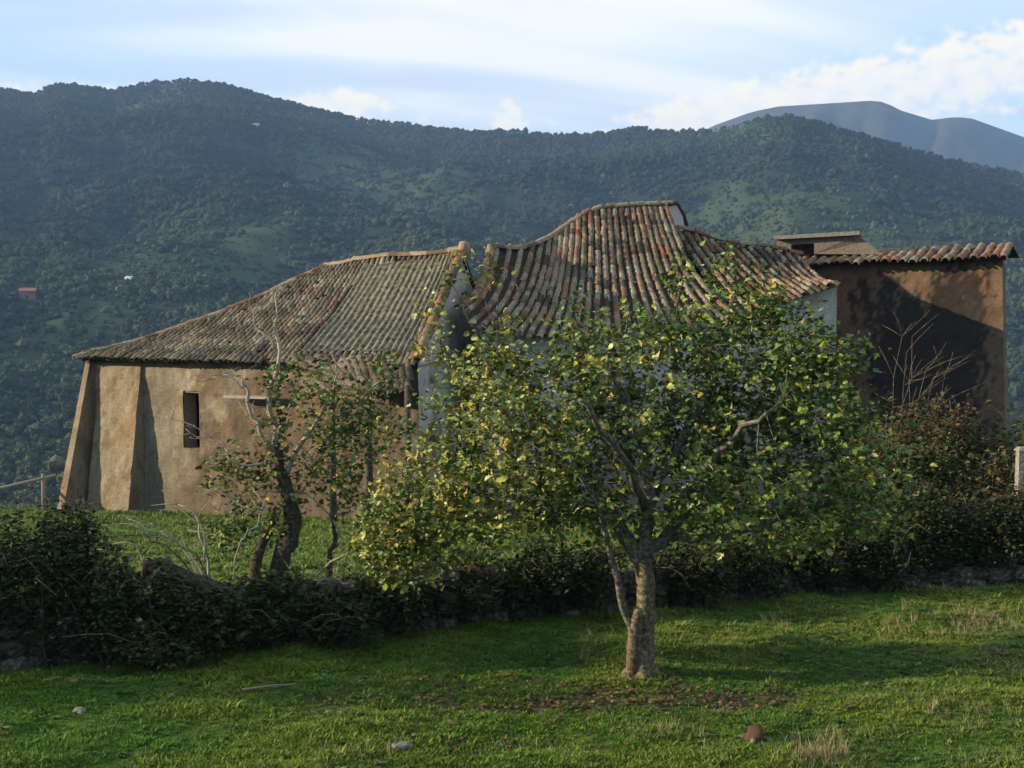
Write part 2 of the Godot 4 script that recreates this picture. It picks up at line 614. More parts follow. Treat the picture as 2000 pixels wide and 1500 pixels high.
func sky_picture() -> ImageTexture:
	var W := 4096
	var H := 2048
	var cirrus := FastNoiseLite.new()
	cirrus.seed = 9; cirrus.frequency = 0.55; cirrus.fractal_octaves = 5; cirrus.fractal_gain = 0.5
	var veil := FastNoiseLite.new()
	veil.seed = 31; veil.frequency = 0.22; veil.fractal_octaves = 3
	var heap := FastNoiseLite.new()
	heap.seed = 14; heap.frequency = 0.42; heap.fractal_octaves = 5; heap.fractal_gain = 0.55
	var data := PackedByteArray()
	data.resize(W * H * 3)
	data.fill(118)
	var rows := int(H * 0.52)
	for j in rows:
		var el := 90.0 - 180.0 * (j + 0.5) / H
		var coarse := 1 if el < 16.0 else (4 if el < 40.0 else 16)
		if coarse > 1 and j % mini(coarse, 4) != 0:
			var line := data.slice((j - 1) * W * 3, j * W * 3)
			for i in line.size(): pass
			for i in range(0, W * 3, 3):
				data[j * W * 3 + i] = line[i]; data[j * W * 3 + i + 1] = line[i + 1]; data[j * W * 3 + i + 2] = line[i + 2]
			continue
		var ce := cos(deg_to_rad(el))
		var se := sin(deg_to_rad(el))
		var blue := Color(0.65, 0.765, 0.875).lerp(Color(0.775, 0.885, 0.95), exp(-maxf(el, 0.0) / 11.0))
		var i := 0
		while i < W:
			# in view the bearing is finest; elsewhere the same sky is drawn in larger steps
			var az := 360.0 * i / W
			if az > 180.0: az -= 360.0
			var step := coarse if absf(az) < 30.0 else maxi(coarse, 4)
			var ar := deg_to_rad(az)
			var x := sin(ar) * ce
			var y := cos(ar) * ce
			# thin high cloud on a plane overhead, drawn out in long streaks
			var k := 1.0 / (maxf(se, 0.0) + 0.10)
			var px := x * k
			var py := y * k
			var sx := px * 0.93 + py * 0.36
			var sy := -px * 0.36 + py * 0.93
			var v := veil.get_noise_2d(sx * 0.9 + 3.1, sy * 1.6)
			var c := cirrus.get_noise_2d(sx * 0.55 + v * 0.6, sy * 2.3 + v * 0.5)
			var white := clampf(0.42 + v * 1.5 + c * 0.75, 0, 1)
			var col := blue.lerp(Color(0.935, 0.935, 0.93), white * 0.95)
			var grey := clampf(-c * 1.6 + v * 0.7 - 0.02, 0, 1)
			col = col.lerp(Color(0.775, 0.835, 0.905), grey * 0.95 * clampf((el - 5.0) / 3.0, 0, 1))
			# heaps along the horizon
			if el < 16.0:
				var bank := 6.35 + (az - 4.4) * 0.155
				var amount := veil.get_noise_2d(az * 0.13 + 40.0, 2.0) * 0.35 - 0.16
				var mid := 7.6
				var half := 1.2
				if az > 2.0 and az < 40.0:
					amount = clampf((az - 3.0) * 0.12, 0, 0.42)
					mid = bank
					half = 0.85 + az * 0.035
				elif az > -10.0 and az <= 2.0:
					amount = 0.46 * maxf(exp(-pow((az + 7.2) / 1.6, 2)), exp(-pow((az + 0.2) / 0.7, 2))) - 0.05
					mid = 7.55 if az < -4.0 else 7.0
					half = 0.8
				var e := (el - mid) / half
				var hp := heap.get_noise_2d(az * 1.9, el * 3.2) * 0.75 + heap.get_noise_2d(az * 6.0 + 70, el * 8.0) * 0.28
				var dense := clampf((amount - 0.32 * e * e + hp * 0.55) * 3.8, 0, 1)
				var creamy := Color(0.985, 0.945, 0.865).lerp(Color(0.89, 0.90, 0.91), clampf(0.45 - hp * 1.2 - e * 0.35, 0, 1))
				col = col.lerp(creamy, dense * 0.9)
			var r := int(clampf(col.r, 0, 1) * 255)
			var g := int(clampf(col.g, 0, 1) * 255)
			var b := int(clampf(col.b, 0, 1) * 255)
			for q in mini(step, W - i):
				var o := (j * W + i + q) * 3
				data[o] = r; data[o + 1] = g; data[o + 2] = b
			i += step
	return ImageTexture.create_from_image(Image.create_from_data(W, H, false, Image.FORMAT_RGB8, data))

func materials() -> void:
	var fine := grain(3, 0.02, Color(0.78, 0.77, 0.75), Color(1, 1, 1), 512, 1.4)
	var fine2 := grain(8, 0.012, Color(0.5, 0.5, 0.46), Color(1, 1, 1), 512, 2.2)
	var nor := bumps(4, 0.03, 6.0)
	M.fine = fine; M.nor = nor
	M.ground = stuff_mat(Color.WHITE, 1.0, fine2, 0.7, nor, true)
	M.hill = stuff_mat(Color.WHITE, 1.0, fine2, 0.02, null, true)
	M.plaster = stuff_mat(Color.WHITE, 0.95, fine, 0.9, nor, true)
	M.plaster.normal_scale = 0.35
	M.stone = []
	for c in [lin(0.16, 0.14, 0.115), lin(0.11, 0.10, 0.085), lin(0.21, 0.185, 0.15), lin(0.13, 0.12, 0.08)]:
		M.stone.append(stuff_mat(c, 0.95, fine2, 2.2, nor))
	M.masonry = stuff_mat(lin(0.22, 0.19, 0.155), 0.95, fine, 0.8, nor)
	M.slab = stuff_mat(lin(0.27, 0.25, 0.22), 0.95, fine, 0.8, nor)
	M.dark = stuff_mat(lin(0.05, 0.042, 0.035), 1.0)
	M.roofbed = stuff_mat(lin(0.060, 0.052, 0.036), 1.0, fine2, 2.0, nor)
	M.sheet = stuff_mat(lin(0.215, 0.195, 0.14), 0.9, fine2, 0.9, nor)
	M.wood = stuff_mat(lin(0.30, 0.25, 0.19), 0.9, fine, 2.0, nor)
	M.ochre = stuff_mat(lin(0.36, 0.25, 0.18), 0.9, fine, 2.0, nor)
	M.bark = stuff_mat(lin(0.235, 0.185, 0.125), 0.95, fine2, 2.4, bumps(6, 0.05, 12.0))
	M.dark_bark = stuff_mat(lin(0.10, 0.082, 0.062), 0.95, fine2, 2.6, nor)
	M.grey_bark = stuff_mat(lin(0.20, 0.185, 0.155), 0.9, fine2, 3.0, nor)
	M.pale_twig = stuff_mat(lin(0.38, 0.345, 0.29), 0.85, fine, 3.0)
	# clay tones: 0 dark moss, 1 grey green lichen, 2 pink buff, 3 terracotta, 4 red, 5 orange, 6 pale lichen, 7 brown
	M.tile_cols = [Color(0.090, 0.078, 0.054), Color(0.19, 0.168, 0.112), Color(0.37, 0.265, 0.18), Color(0.29, 0.165, 0.105), Color(0.25, 0.085, 0.06), Color(0.40, 0.19, 0.095), Color(0.40, 0.345, 0.24), Color(0.17, 0.118, 0.076), Color(0.26, 0.205, 0.138)]
	M.tiles = []
	for c in M.tile_cols:
		M.tiles.append(stuff_mat(lin(c.r, c.g, c.b), 0.9, fine2, 3.1, nor))
	M.tile_many = stuff_mat(Color.WHITE, 0.9, fine2, 3.1, nor, true)
	M.leaf_many = leaf_mat(Color.WHITE, true)
	M.bush_leaf = leaf_mat(Color.WHITE, true, 0.9, 0.08)
	M.bush_leaf.metallic_specular = 0.15
	M.wood_far = stuff_mat(Color.WHITE, 1.0, null, 1.0, null, true)
	M.leaf2 = small_leaf()
	M.grass = leaf_mat(Color.WHITE, true, 0.7, 0.15)

func terrain() -> void:
	for c in [[680, 350, 95, 70, 0.9], [800, 405, 120, 50, 0.8], [480, 515, 60, 30, 1.0], [1480, 440, 190, 50, 0.85], [1440, 262, 30, 90, 0.9], [1960, 400, 70, 60, 0.7], [300, 500, 120, 30, 0.5], [60, 470, 80, 40, 0.4], [330, 185, 40, 60, 0.8], [1700, 425, 90, 40, 0.7], [200, 620, 60, 14, 0.6], [60, 660, 50, 14, 0.6]]:
		var p := land(c[0], c[1])
		clearings_and_sun.append([p.x, -p.z, c[2] * -p.z / F * 1.2, c[3] * 2.2, c[4]])  # real clearings, and sun patches between cloud shade painted as paler ground
	var radii := []
	var r := 3.0
	while r < 2600.0:
		radii.append(r)
		r *= 1.012 if r < 60.0 else (1.03 if r < 300 else 1.022)
	var bear := []
	var a := -180.0
	while a < 180.0:
		bear.append(deg_to_rad(a))
		a += 0.28 if absf(a) < 30.0 else 5.0
	var verts := PackedVector3Array()
	var cols := PackedColorArray()
	var idx := PackedInt32Array()
	for ri in radii.size():
		for b in bear:
			var x: float = sin(b) * radii[ri]
			var d: float = cos(b) * radii[ri]
			verts.append(Vector3(x, ground_y(x, d), -d))
			cols.append(ground_tone(x, d, radii[ri]))
	var nb := bear.size()
	for i in radii.size() - 1:
		for j in nb:
			var k := (j + 1) % nb
			idx.append_array([i * nb + j, (i + 1) * nb + j, (i + 1) * nb + k, i * nb + j, (i + 1) * nb + k, i * nb + k])
	verts.append(Vector3(0, 0, 0)); cols.append(Color(0.05, 0.09, 0.02))
	for j in nb:
		idx.append_array([nb * radii.size(), j, (j + 1) % nb])
	var arr := []
	arr.resize(Mesh.ARRAY_MAX)
	arr[Mesh.ARRAY_VERTEX] = verts
	arr[Mesh.ARRAY_COLOR] = cols
	arr[Mesh.ARRAY_INDEX] = idx
	var am := ArrayMesh.new()
	am.add_surface_from_arrays(Mesh.PRIMITIVE_TRIANGLES, arr)
	var st := SurfaceTool.new()
	st.create_from(am, 0)
	st.generate_normals()
	var g := put("ground", st.commit(), M.ground)
	tag(g, "", "", "", "structure")
	# the blue mountain beyond
	var line := [[600, 330], [1200, 300], [1330, 275], [1400, 243], [1470, 218], [1520, 208], [1600, 203], [1712, 196], [1735, 203], [1760, 216], [1820, 234], [1870, 228], [1900, 232], [1950, 250], [2000, 268], [2100, 300], [2400, 330], [3000, 340]]
	var ms := start()
	ms.set_smooth_group(1)
	var rows := []
	for i in 121:
		var u := 600.0 + i * 20.0
		var row := []
		for j in 13:
			var t := j / 12.0
			var d := lerpf(1750, 2350, t)
			var p := spot(u, table(u, line), 2350)
			var lateral := p.x / 2350.0
			var y := lerpf(-80, p.y, pow(t, 0.8)) + (n2.get_noise_2d(u * 1.6, d * 0.25) * 30.0 + n2.get_noise_2d(u * 7.0, d * 1.2 + 300) * 34.0) * sin(PI * t)
			row.append(Vector3(lateral * d, y, -d))
		row.append(Vector3(row[12].x * 1.2, -80, -3000))
		rows.append(row)
	for i in 120:
		for j in 13:
			quad(ms, rows[i][j], rows[i + 1][j], rows[i + 1][j + 1], rows[i][j + 1])
	var mt := put("mountain", done(ms), stuff_mat(lin(0.050, 0.055, 0.040), 1.0, M.fine, 0.002))
	tag(mt, "", "", "", "structure")

func ground_tone(x: float, d: float, r: float) -> Color:
	if r > 200.0:
		var o := open_or_sunlit(x, d)
		var wood := Color(0.028, 0.044, 0.020)
		var field := Color(0.055, 0.095, 0.030).lerp(Color(0.085, 0.105, 0.038), clampf(n1.get_noise_2d(x * 0.05, d * 0.05) + 0.2, 0, 1))
		return wood.lerp(field, o)  # the paler field colour also paints sunlit patches on the shaded hills
	var a := n1.get_noise_2d(x * 4.0, d * 4.0)
	var b := n1.get_noise_2d(x * 17.0 + 80, d * 17.0)
	var green := Color(0.060, 0.12, 0.014).lerp(Color(0.105, 0.142, 0.020), clampf(a + 0.3, 0, 1))
	var soil := litter(x, d)
	return green.lerp(Color(0.085, 0.058, 0.033), clampf(soil + b * 0.5 - 0.15, 0, 0.9))

func litter(x: float, d: float) -> float:
	# bare soil and fallen leaves below the fig tree
	var best := 0.0
	for c in [[1.35, 13.6, 2.0, 0.5, 1.0], [-1.6, 13.4, 1.1, 0.5, 0.6], [-0.3, 14.2, 1.2, 0.3, 0.45], [0.2, 12.2, 1.0, 0.25, 0.6], [3.6, 13.9, 1.2, 0.15, 0.4], [1.4, 14.45, 0.5, 0.3, 0.7]]:
		var e := pow((x - c[0]) / c[2], 2) + pow((d - c[1]) / c[3], 2)
		if e < 3.0:
			best = maxf(best, clampf((1.2 - e + n1.get_noise_2d(x * 14.0, d * 14.0) * 1.4) * 1.4, 0, 1) * c[4])
	return best

func crown_mesh(sd: int) -> ArrayMesh:
	rng.seed = sd
	var st := start()
	st.set_smooth_group(-1)
	var sp := SphereMesh.new()
	sp.radial_segments = 8; sp.rings = 5
	sp.radius = 0.8; sp.height = 1.35
	var fa := sp.get_faces()
	for i in range(0, fa.size(), 3):
		var q := []
		for k in 3:
			var p: Vector3 = fa[i + k]
			q.append(p * (1.0 + 0.45 * n3.get_noise_3d(p.x * 14 + sd, p.y * 14, p.z * 14)))
		tri(st, q[0], q[1], q[2])
	for i in 70:
		var dir := Vector3(rng.randfn(), rng.randfn() * 0.9 + 0.2, rng.randfn()).normalized()
		var c := dir * Vector3(0.95, 0.8, 0.95) * rng.randf_range(0.75, 1.05) * (1.0 + 0.4 * n3.get_noise_3d(dir.x * 14 + sd, dir.y * 14, dir.z * 14))
		var b := any_turn() * rng.randf_range(0.10, 0.24)
		tri(st, c + b * Vector3(-1, -0.6, 0), c + b * Vector3(1, -0.6, 0.2), c + b * Vector3(0, 1, 0))
	return done(st)

func far_wood() -> void:
	rng.seed = 99
	var crowns := [crown_mesh(1), crown_mesh(2), crown_mesh(3), crown_mesh(4)]
	rng.seed = 100
	M.crowns = crowns
	var tr := [[], [], [], []]
	var co := [[], [], [], []]
	var made := 0
	while made < 110000:
		var az := deg_to_rad(rng.randf_range(-25.0, 25.0))
		var r := sqrt(rng.randf_range(250.0 * 250.0, 1460.0 * 1460.0))
		var x := sin(az) * r
		var d := cos(az) * r
		made += 1
		var u := 1000.0 + F * tan(az)
		if r > ridge_r(u) + 15.0: continue
		var o := open_or_sunlit(x, d)
		var patchy := n1.get_noise_2d(x * 0.11, d * 0.11)
		var scrub := o > 0.25 and rng.randf() < o * 0.85
		if (scrub and rng.randf() < 0.45) or patchy + rng.randf() * 0.5 < -0.28: continue
		var size := pow(rng.randf(), 1.6) * 1.9 + 0.65 * (0.75 if patchy < 0 else 1.05)
		if rng.randf() < 0.05: size *= 1.5
		if scrub: size = rng.randf_range(0.4, 1.1)
		var p := Vector3(x, ground_y(x, d) + size * 0.45, -d)
		var k := rng.randi() % 4
		tr[k].append(Transform3D(Basis(Vector3.UP, rng.randf() * TAU).scaled(Vector3(size, size * rng.randf_range(0.8, 1.25), size)), p))
		var tone := Color(0.024, 0.037, 0.020)
		var q := n1.get_noise_2d(x * 0.04 + 500, d * 0.04)
		tone = tone.lerp(Color(0.048, 0.066, 0.026), clampf(q * 1.3 + rng.randf_range(-0.3, 0.3), 0, 1))
		# olives and gardens on the lower slopes
		if r < 780.0 and n1.get_noise_2d(x * 0.07 + 90, d * 0.07) > -0.12: tone = tone.lerp(Color(0.058, 0.076, 0.034), rng.randf_range(0.3, 0.9))
		if rng.randf() < 0.02: tone = Color(0.07, 0.075, 0.03)
		co[k].append(vary(tone, 0.3))
	for k in 4:
		var o := scatter("hillside_wood", crowns[k], M.wood_far, tr[k], co[k])
		tag(o, "dense dark wood of oaks and scrub covering the hills across the valley", "woodland", "woodland on the far hills", "stuff")
	# trees one can pick out
	var st := start()
	tube(st, [Vector3(0, -0.6, 0), Vector3(0.05, 0.5, 0), Vector3(0, 1.2, 0.05)], [0.16, 0.12, 0.08], 6)
	var trunk := done(st)
	var cr := []
	for s in 3:
		rng.seed = 300 + s
		var sc := start()
		sc.set_smooth_group(-1)
		for i in 900:
			var dir := Vector3(rng.randfn(), rng.randfn(), rng.randfn()).normalized()
			var lump := 1.0 + 0.55 * n3.get_noise_3d(dir.x * 16 + s * 50, dir.y * 16, dir.z * 16)
			var c := dir * pow(rng.randf(), 0.3) * lump * Vector3(1, 0.85, 1) + Vector3(0, 1.25, 0)
			var b := any_turn() * rng.randf_range(0.05, 0.11)
			tri(sc, c + b * Vector3(-1, -0.6, 0), c + b * Vector3(1, -0.6, 0.2), c + b * Vector3(0, 1, 0))
		cr.append(done(sc))
	rng.seed = 301
	var tones := [leaf_mat(lin(0.040, 0.060, 0.026), false), leaf_mat(lin(0.075, 0.10, 0.035), false), leaf_mat(lin(0.05, 0.07, 0.03), false)]
	for e in [[1035, 470, 300, 2.6, 0, "round olive tree standing alone above the old tiled roof"], [1985, 640, 92, 2.2, 1, "bright green tree showing beyond the dark tower's edge, upper"], [1995, 760, 75, 2.0, 1, "green tree beside the foot of the dark tower, lower of two"], [1990, 880, 60, 1.6, 2, "dull green tree low beside the tower's outer corner"], [30, 880, 120, 3.2, 0, "dark oak near the picture's edge above the pale rail"], [75, 800, 150, 3.2, 2, "dark oak just above and beyond the barn's sloping buttress"], [15, 740, 170, 3.4, 1, "lighter green oak higher up the slope beside the barn"], [95, 905, 100, 2.4, 0, "dark oak tucked against the barn's outer buttress"], [60, 690, 210, 3.5, 0, "dark oak directly below the small red-roofed cottage"]]:
		var d: float = e[2]
		var p := spot(e[0], e[1], d)
		p.y = ground_y(p.x, d)
		var t := thing("oak_tree", p, e[5], "tree", "trees in the valley behind the farm")
		var k: float = e[3]
		var b := put("trunk", trunk, M.dark_bark, t); b.scale = Vector3.ONE * k * 1.0
		var c := put("crown", cr[rng.randi() % 3], tones[e[4]], t); c.scale = Vector3.ONE * k
		c.rotation.y = rng.randf() * TAU

# ------------------------------------------------------------------ the barn
func barn() -> void:
	rng.seed = 21
	var E0 := spot(160, 698, 37.0)
	var E1 := spot(812, 706, 31.0)
	var R0 := spot(645, 516, 39.0)
	var R1 := spot(903, 491, 35.0)
	var foot := Vector3(E0.x, -2.6, E0.z)
	var t := thing("barn", foot, "long low barn of crumbling ochre plaster with a brown hipped tile roof", "barn")
	var s0 := 0.52
	var Rx := R1 + (R0 - R1) / (1.0 - s0)
	var top := [Rx, R0.lerp(Rx, 0.0), R1]
	var top2 := [Rx, Rx.lerp(R1, 0.33), Rx.lerp(R1, 0.66), R1]
	var bot := [E0, E0.lerp(E1, 0.33), E0.lerp(E1, 0.66), E1]
	var hip := func(s: float) -> float: return clampf(1.0 - s / s0, 0, 1)
	var f := func(s: float, tt: float) -> Vector3:
		var p := roof_at(top2, bot, s, tt, 0.16)
		p.y += n1.get_noise_2d(p.x * 3, p.z * 3) * 0.10
		return p - foot
	var fc := func(s: float, tt: float) -> Vector3:
		var h: float = hip.call(s)
		return f.call(s, lerpf(h, 1.0, tt))
	# roof body: the front slope, the hip end and the rear slope
	var roof := Node3D.new(); roof.name = "roof"; t.add_child(roof)
	var st := start()
	sheet(st, fc, 60, 14)
	var inward := (R1 - E1); inward.y = 0
	var Eb1 := E1 + inward * 2.0
	var Eb0 := E0 + inward * 1.9
	st.set_smooth_group(-1)
	var dn := Vector3(0, -0.12, 0)
	for i in 24:
		var ha: Vector3 = f.call(s0 * i / 24.0, hip.call(s0 * i / 24.0))
		var hb1: Vector3 = f.call(s0 * (i + 1) / 24.0, hip.call(s0 * (i + 1) / 24.0))
		tri(st, ha, hb1, Eb0 - foot)
		var ra: Vector3 = f.call(lerpf(s0, 1.0, i / 24.0), 0.0)
		var rb: Vector3 = f.call(lerpf(s0, 1.0, (i + 1) / 24.0), 0.0)
		quad(st, ra, rb, Eb0.lerp(Eb1, (i + 1) / 24.0) - foot, Eb0.lerp(Eb1, i / 24.0) - foot)
	quad(st, E0 - foot + dn, E1 - foot + dn, Eb1 - foot + dn, Eb0 - foot + dn)
	for i in 60:
		var a: Vector3 = fc.call(i / 60.0, 1.0)
		var b: Vector3 = fc.call((i + 1) / 60.0, 1.0)
		quad(st, a, b, b + dn, a + dn)
	put("roof_bed", done(st), M.roofbed, roof)
	var kinds := [[0, 0.14], [7, 0.22], [1, 0.22], [8, 0.25], [3, 0.05], [2, 0.09], [6, 0.03]]
	var panel := func(s: float, tt: float) -> bool: return s > 0.68 - (tt - 0.5) * 0.02 and s < 0.955 and tt > 0.08 and tt < 0.93
	lay_tiles(roof, f, E0.distance_to(E1), 0.23, kinds, 0.15, 300, hip, panel, 0.02)
	# ridge and hip tiles
	var rt := tile_mesh(0.26, 0.5, 61)
	for seg in [[1.0, s0, 16], [s0, 0.0, 26]]:
		for i in seg[2]:
			var sa: float = lerpf(seg[0], seg[1], float(i) / seg[2])
			var sb: float = lerpf(seg[0], seg[1], (i + 1.0) / seg[2])
			var pa: Vector3 = f.call(sa, hip.call(sa))
			var pb: Vector3 = f.call(sb, hip.call(sb))
			var p: Vector3 = pa + foot + Vector3(0, 0.02, 0)
			var down: Vector3 = (pb - pa).normalized()
			var ac := down.cross(Vector3.UP).normalized() * -1.0
			var o := put("ridge_tile", rt, M.tiles[[2, 2, 7, 3, 6][rng.randi() % 5]], roof)
			o.transform = Transform3D(Basis(ac, down.cross(ac) * -1.0, down).rotated(Vector3.UP, rng.randf_range(-0.08, 0.08)), p - foot)
			if o.transform.basis.y.y < 0: o.transform.basis = Basis(-o.transform.basis.x, -o.transform.basis.y, o.transform.basis.z)
	# the patch of corrugated fibre-cement sheets
	for k in 4:
		var a := 0.685 + k * 0.068
		var sh := start()
		sh.set_smooth_group(1)
		var g := func(s: float, tt: float) -> Vector3:
			var p: Vector3 = f.call(a + s * 0.066, lerpf(0.07, 0.94, tt))
			return p + Vector3(0, 0.06 + 0.030 * sin(s * TAU * 4.0) + 0.012 * k, 0)
		sheet(sh, g, 40, 10)
		put("corrugated_sheet", done(sh), M.sheet, roof)
	# verge of tiles along the gable
	for i in 11:
		var p := E1.lerp(R1, (i + 0.5) / 11.0) + Vector3(0.02, 0.05, 0)
		var dv := (E1 - R1).normalized()
		var ac2 := Vector3.UP.cross(dv).normalized()
		var o := put("verge_tile", rt, M.tiles[[2, 3, 5, 7][rng.randi() % 4]], roof)
		o.transform = Transform3D(Basis(ac2, dv.cross(ac2), dv).rotated(dv, rng.randf_range(-0.3, 0.1)), p - foot - dv * 0.25)
	# the broken orange pot where ridge meets the house
	var pot := start()
	tube(pot, [Vector3(0, -0.25, 0), Vector3(0, -0.05, 0), Vector3(0.02, 0.12, 0), Vector3(0.03, 0.16, 0)], [0.11, 0.16, 0.14, 0.06], 9, 0.5)
	put("ridge_cap", done(pot), M.ochre, roof, R1 - foot + Vector3(0.05, 0.1, 0.05))
	# walls
	var n := Vector3(-(E1 - E0).z, 0, (E1 - E0).x).normalized()
	if n.z < 0: n = -n
	var W0 := E0 - n * 0.30 + (E1 - E0).normalized() * 0.15
	var W1 := E1 - n * 0.30 - (E1 - E0).normalized() * 0.15
	W0.y = -2.7; W1.y = -2.7
	var L := W0.distance_to(W1)
	var topy := func(s: float) -> float: return lerpf(E0.y, E1.y, s) - 0.02
	var w := start()
	# the window slot sits where the plaster is palest
	var wa := 3.42 / L
	var wb := 3.98 / L
	var holes := [[wa, wb, 0.02, 1.52]]
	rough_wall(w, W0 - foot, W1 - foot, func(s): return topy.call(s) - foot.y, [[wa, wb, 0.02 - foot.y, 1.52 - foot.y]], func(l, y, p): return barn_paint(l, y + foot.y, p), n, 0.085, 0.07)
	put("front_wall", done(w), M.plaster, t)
	var win := Node3D.new(); win.name = "window"; t.add_child(win)
	var fr := start()
	var wl := W0.lerp(W1, wa); var wr := W0.lerp(W1, wb)
	var back := -n * 0.45
	for q in [[wl, wl, 0], [wr, wr, 0]]:
		var lo := Vector3(q[0].x, 0.0, q[0].z) - n * 0.03; var hi := Vector3(q[0].x, 1.54, q[0].z) - n * 0.03
		solid(fr, [lo - foot, hi - foot, hi + back - foot, lo + back - foot], [lo - foot + (W1 - W0).normalized() * (0.03 if q[0] == wr else -0.03), hi - foot + (W1 - W0).normalized() * (0.03 if q[0] == wr else -0.03), hi + back - foot + (W1 - W0).normalized() * (0.03 if q[0] == wr else -0.03), lo + back - foot + (W1 - W0).normalized() * (0.03 if q[0] == wr else -0.03)])
	put("reveal", done(fr), M.masonry, win)
	var sl := start()
	for yy in [0.0, 1.54]:
		var a := Vector3(wl.x, yy, wl.z) - n * 0.035 - foot; var b := Vector3(wr.x, yy, wr.z) - n * 0.035 - foot
		solid(sl, [a, b, b + back, a + back], [a + Vector3(0, -0.05, 0), b + Vector3(0, -0.05, 0), b + back + Vector3(0, -0.05, 0), a + back + Vector3(0, -0.05, 0)])
	put("sill", done(sl), M.masonry, win)
	# gable facing the farmhouse, limewashed
	var gw := start()
	var G1 := W1 + inward * 1.85
	var G0 := W1
	var peak := R1.y - 0.10
	rough_wall(gw, G0 - foot, G1 - foot, func(s): return lerpf(E1.y, peak, 1.0 - absf(s - 0.5) * 2.0) - 0.08 - foot.y, [], func(l, y, p): return white_paint(l, y, p), (W1 - W0).normalized(), 0.12, 0.04)
	put("gable_wall", done(gw), M.plaster, t)
	var bw := start()
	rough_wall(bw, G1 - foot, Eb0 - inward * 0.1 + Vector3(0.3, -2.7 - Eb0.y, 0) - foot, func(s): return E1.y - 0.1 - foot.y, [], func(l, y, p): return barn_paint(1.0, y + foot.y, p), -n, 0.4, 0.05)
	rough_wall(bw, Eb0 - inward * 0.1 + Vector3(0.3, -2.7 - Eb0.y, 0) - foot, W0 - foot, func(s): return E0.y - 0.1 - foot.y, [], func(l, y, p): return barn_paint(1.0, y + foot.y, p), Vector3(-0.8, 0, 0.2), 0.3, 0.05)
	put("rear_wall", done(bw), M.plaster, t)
	# broad battered buttress near the corner
	var dirw := (W1 - W0).normalized()
	var bt := start()
	for pr in [[0.30, 1.92]]:
		var A: Vector3 = W0 + dirw * pr[0]
		var B: Vector3 = W0 + dirw * pr[1]
		rough_wall(bt, A + n * 0.75 - foot, B + n * 0.75 - foot, func(s): return 2.30 - foot.y, [], func(l, y, p): return buttress_paint(l, y + foot.y, p), n, 0.085, 0.06)
	var mesh := done(bt)
	put("buttress", batter(mesh, n, 0.72, -2.7 - foot.y, 2.30 - foot.y), M.plaster, t)
	var sd := start()
	for pr in [[0.30, -1], [1.92, 1]]:
		var A: Vector3 = W0 + dirw * pr[0] - foot
		sd.set_smooth_group(-1)
		for i in 24:
			for j in 4:
				var cs := []
				for q in [[0, 0], [1, 0], [1, 1], [0, 1]]:
					var ty: float = (i + q[1]) / 24.0
					var tn: float = (j + q[0]) / 4.0
					var p: Vector3 = A + n * tn * lerpf(0.76, 0.05, ty)
					p.y = lerpf(-2.7, 2.30, ty) - foot.y
					cs.append(p)
				for q in [0, 1, 2, 0, 2, 3]:
					sd.set_color(buttress_paint(0.5, cs[q].y + foot.y, cs[q] + foot))
					sd.add_vertex(cs[q])
	put("buttress_side", done(sd), M.plaster, t)
	# the thin raking buttress at the end of the wall
	var fin := start()
	fin.set_smooth_group(-1)
	var base := W0 + dirw * 0.02
	for face in [0.0, -0.16]:
		for i in 28:
			for j in 12:
				var cs := []
				for q in [[0, 0], [1, 0], [1, 1], [0, 1]]:
					var ty: float = (i + q[1]) / 28.0
					var tn: float = (j + q[0]) / 12.0
					var p: Vector3 = base + dirw * (face + (0.10 * (1.0 - ty) if face == 0.0 else 0.0)) + n * tn * lerpf(1.55, 0.14, ty)
					p += dirw * n1.get_noise_3d(p.x * 8, ty * 40, p.z * 8) * 0.03
					p.y = lerpf(-2.8, 2.30, ty) - foot.y
					p.x -= foot.x; p.z -= foot.z
					cs.append(p)
				for q in [0, 1, 2, 0, 2, 3]:
					fin.set_color(buttress_paint(0.5, cs[q].y + foot.y, cs[q] + foot))
					fin.add_vertex(cs[q])
	for i in 28:
		var cs := []
		for q in [[0, 0], [1, 0], [1, 1], [0, 1]]:
			var ty: float = (i + q[1]) / 28.0
			var face: float = [-0.17, 0.01 + 0.10 * (1.0 - ty)][q[0]]
			var p: Vector3 = base + dirw * face + n * (lerpf(1.55, 0.14, ty) + 0.012)
			p.y = lerpf(-2.8, 2.30, ty)
			cs.append(p - foot)
		for q in [0, 1, 2, 0, 2, 3]:
			fin.set_color(buttress_paint(0.5, cs[q].y + foot.y, cs[q] + foot))
			fin.add_vertex(cs[q])
	put("raking_buttress", done(fin), M.plaster, t)
	# slumped lean-to roof by the gable
	var lt := [spot(575, 699, 32.9), spot(650, 703, 32.3), spot(730, 709, 31.5), spot(803, 716, 30.9)]
	var lb := [spot(640, 744, 31.7), spot(690, 752, 31.2), spot(745, 757, 30.5), spot(800, 756, 30.0)]
	var lf := func(s: float, tt: float) -> Vector3:
		var p := roof_at(lt, lb, s, tt, 0.03)
		p.y += n1.get_noise_2d(p.x * 11, p.z * 11) * 0.10
		return p - foot
	var lean := Node3D.new(); lean.name = "lean_to_roof"; t.add_child(lean)
	var ls := start()
	sheet(ls, lf, 20, 5)
	sheet(ls, func(s, tt): return lf.call(s, tt) + Vector3(0, -0.08, 0), 20, 5)
	put("roof_bed", done(ls), M.roofbed, lean)
	lay_tiles(lean, lf, 3.4, 0.28, [[0, 0.25], [7, 0.3], [1, 0.2], [8, 0.25]], 0.18, 60, func(s): return 0.0, func(s, tt): return false, 0.12)
	var pl := start()
	for u in [648, 720, 796]:
		var p := spot(u, 750, 30.9 if u < 700 else (30.3 if u < 760 else 29.8))
		tube(pl, [Vector3(p.x, ground_y(p.x, -p.z) - 0.2, p.z) - foot, p - foot + Vector3(0, -0.02, 0)], [0.09, 0.07], 6, 0.2)
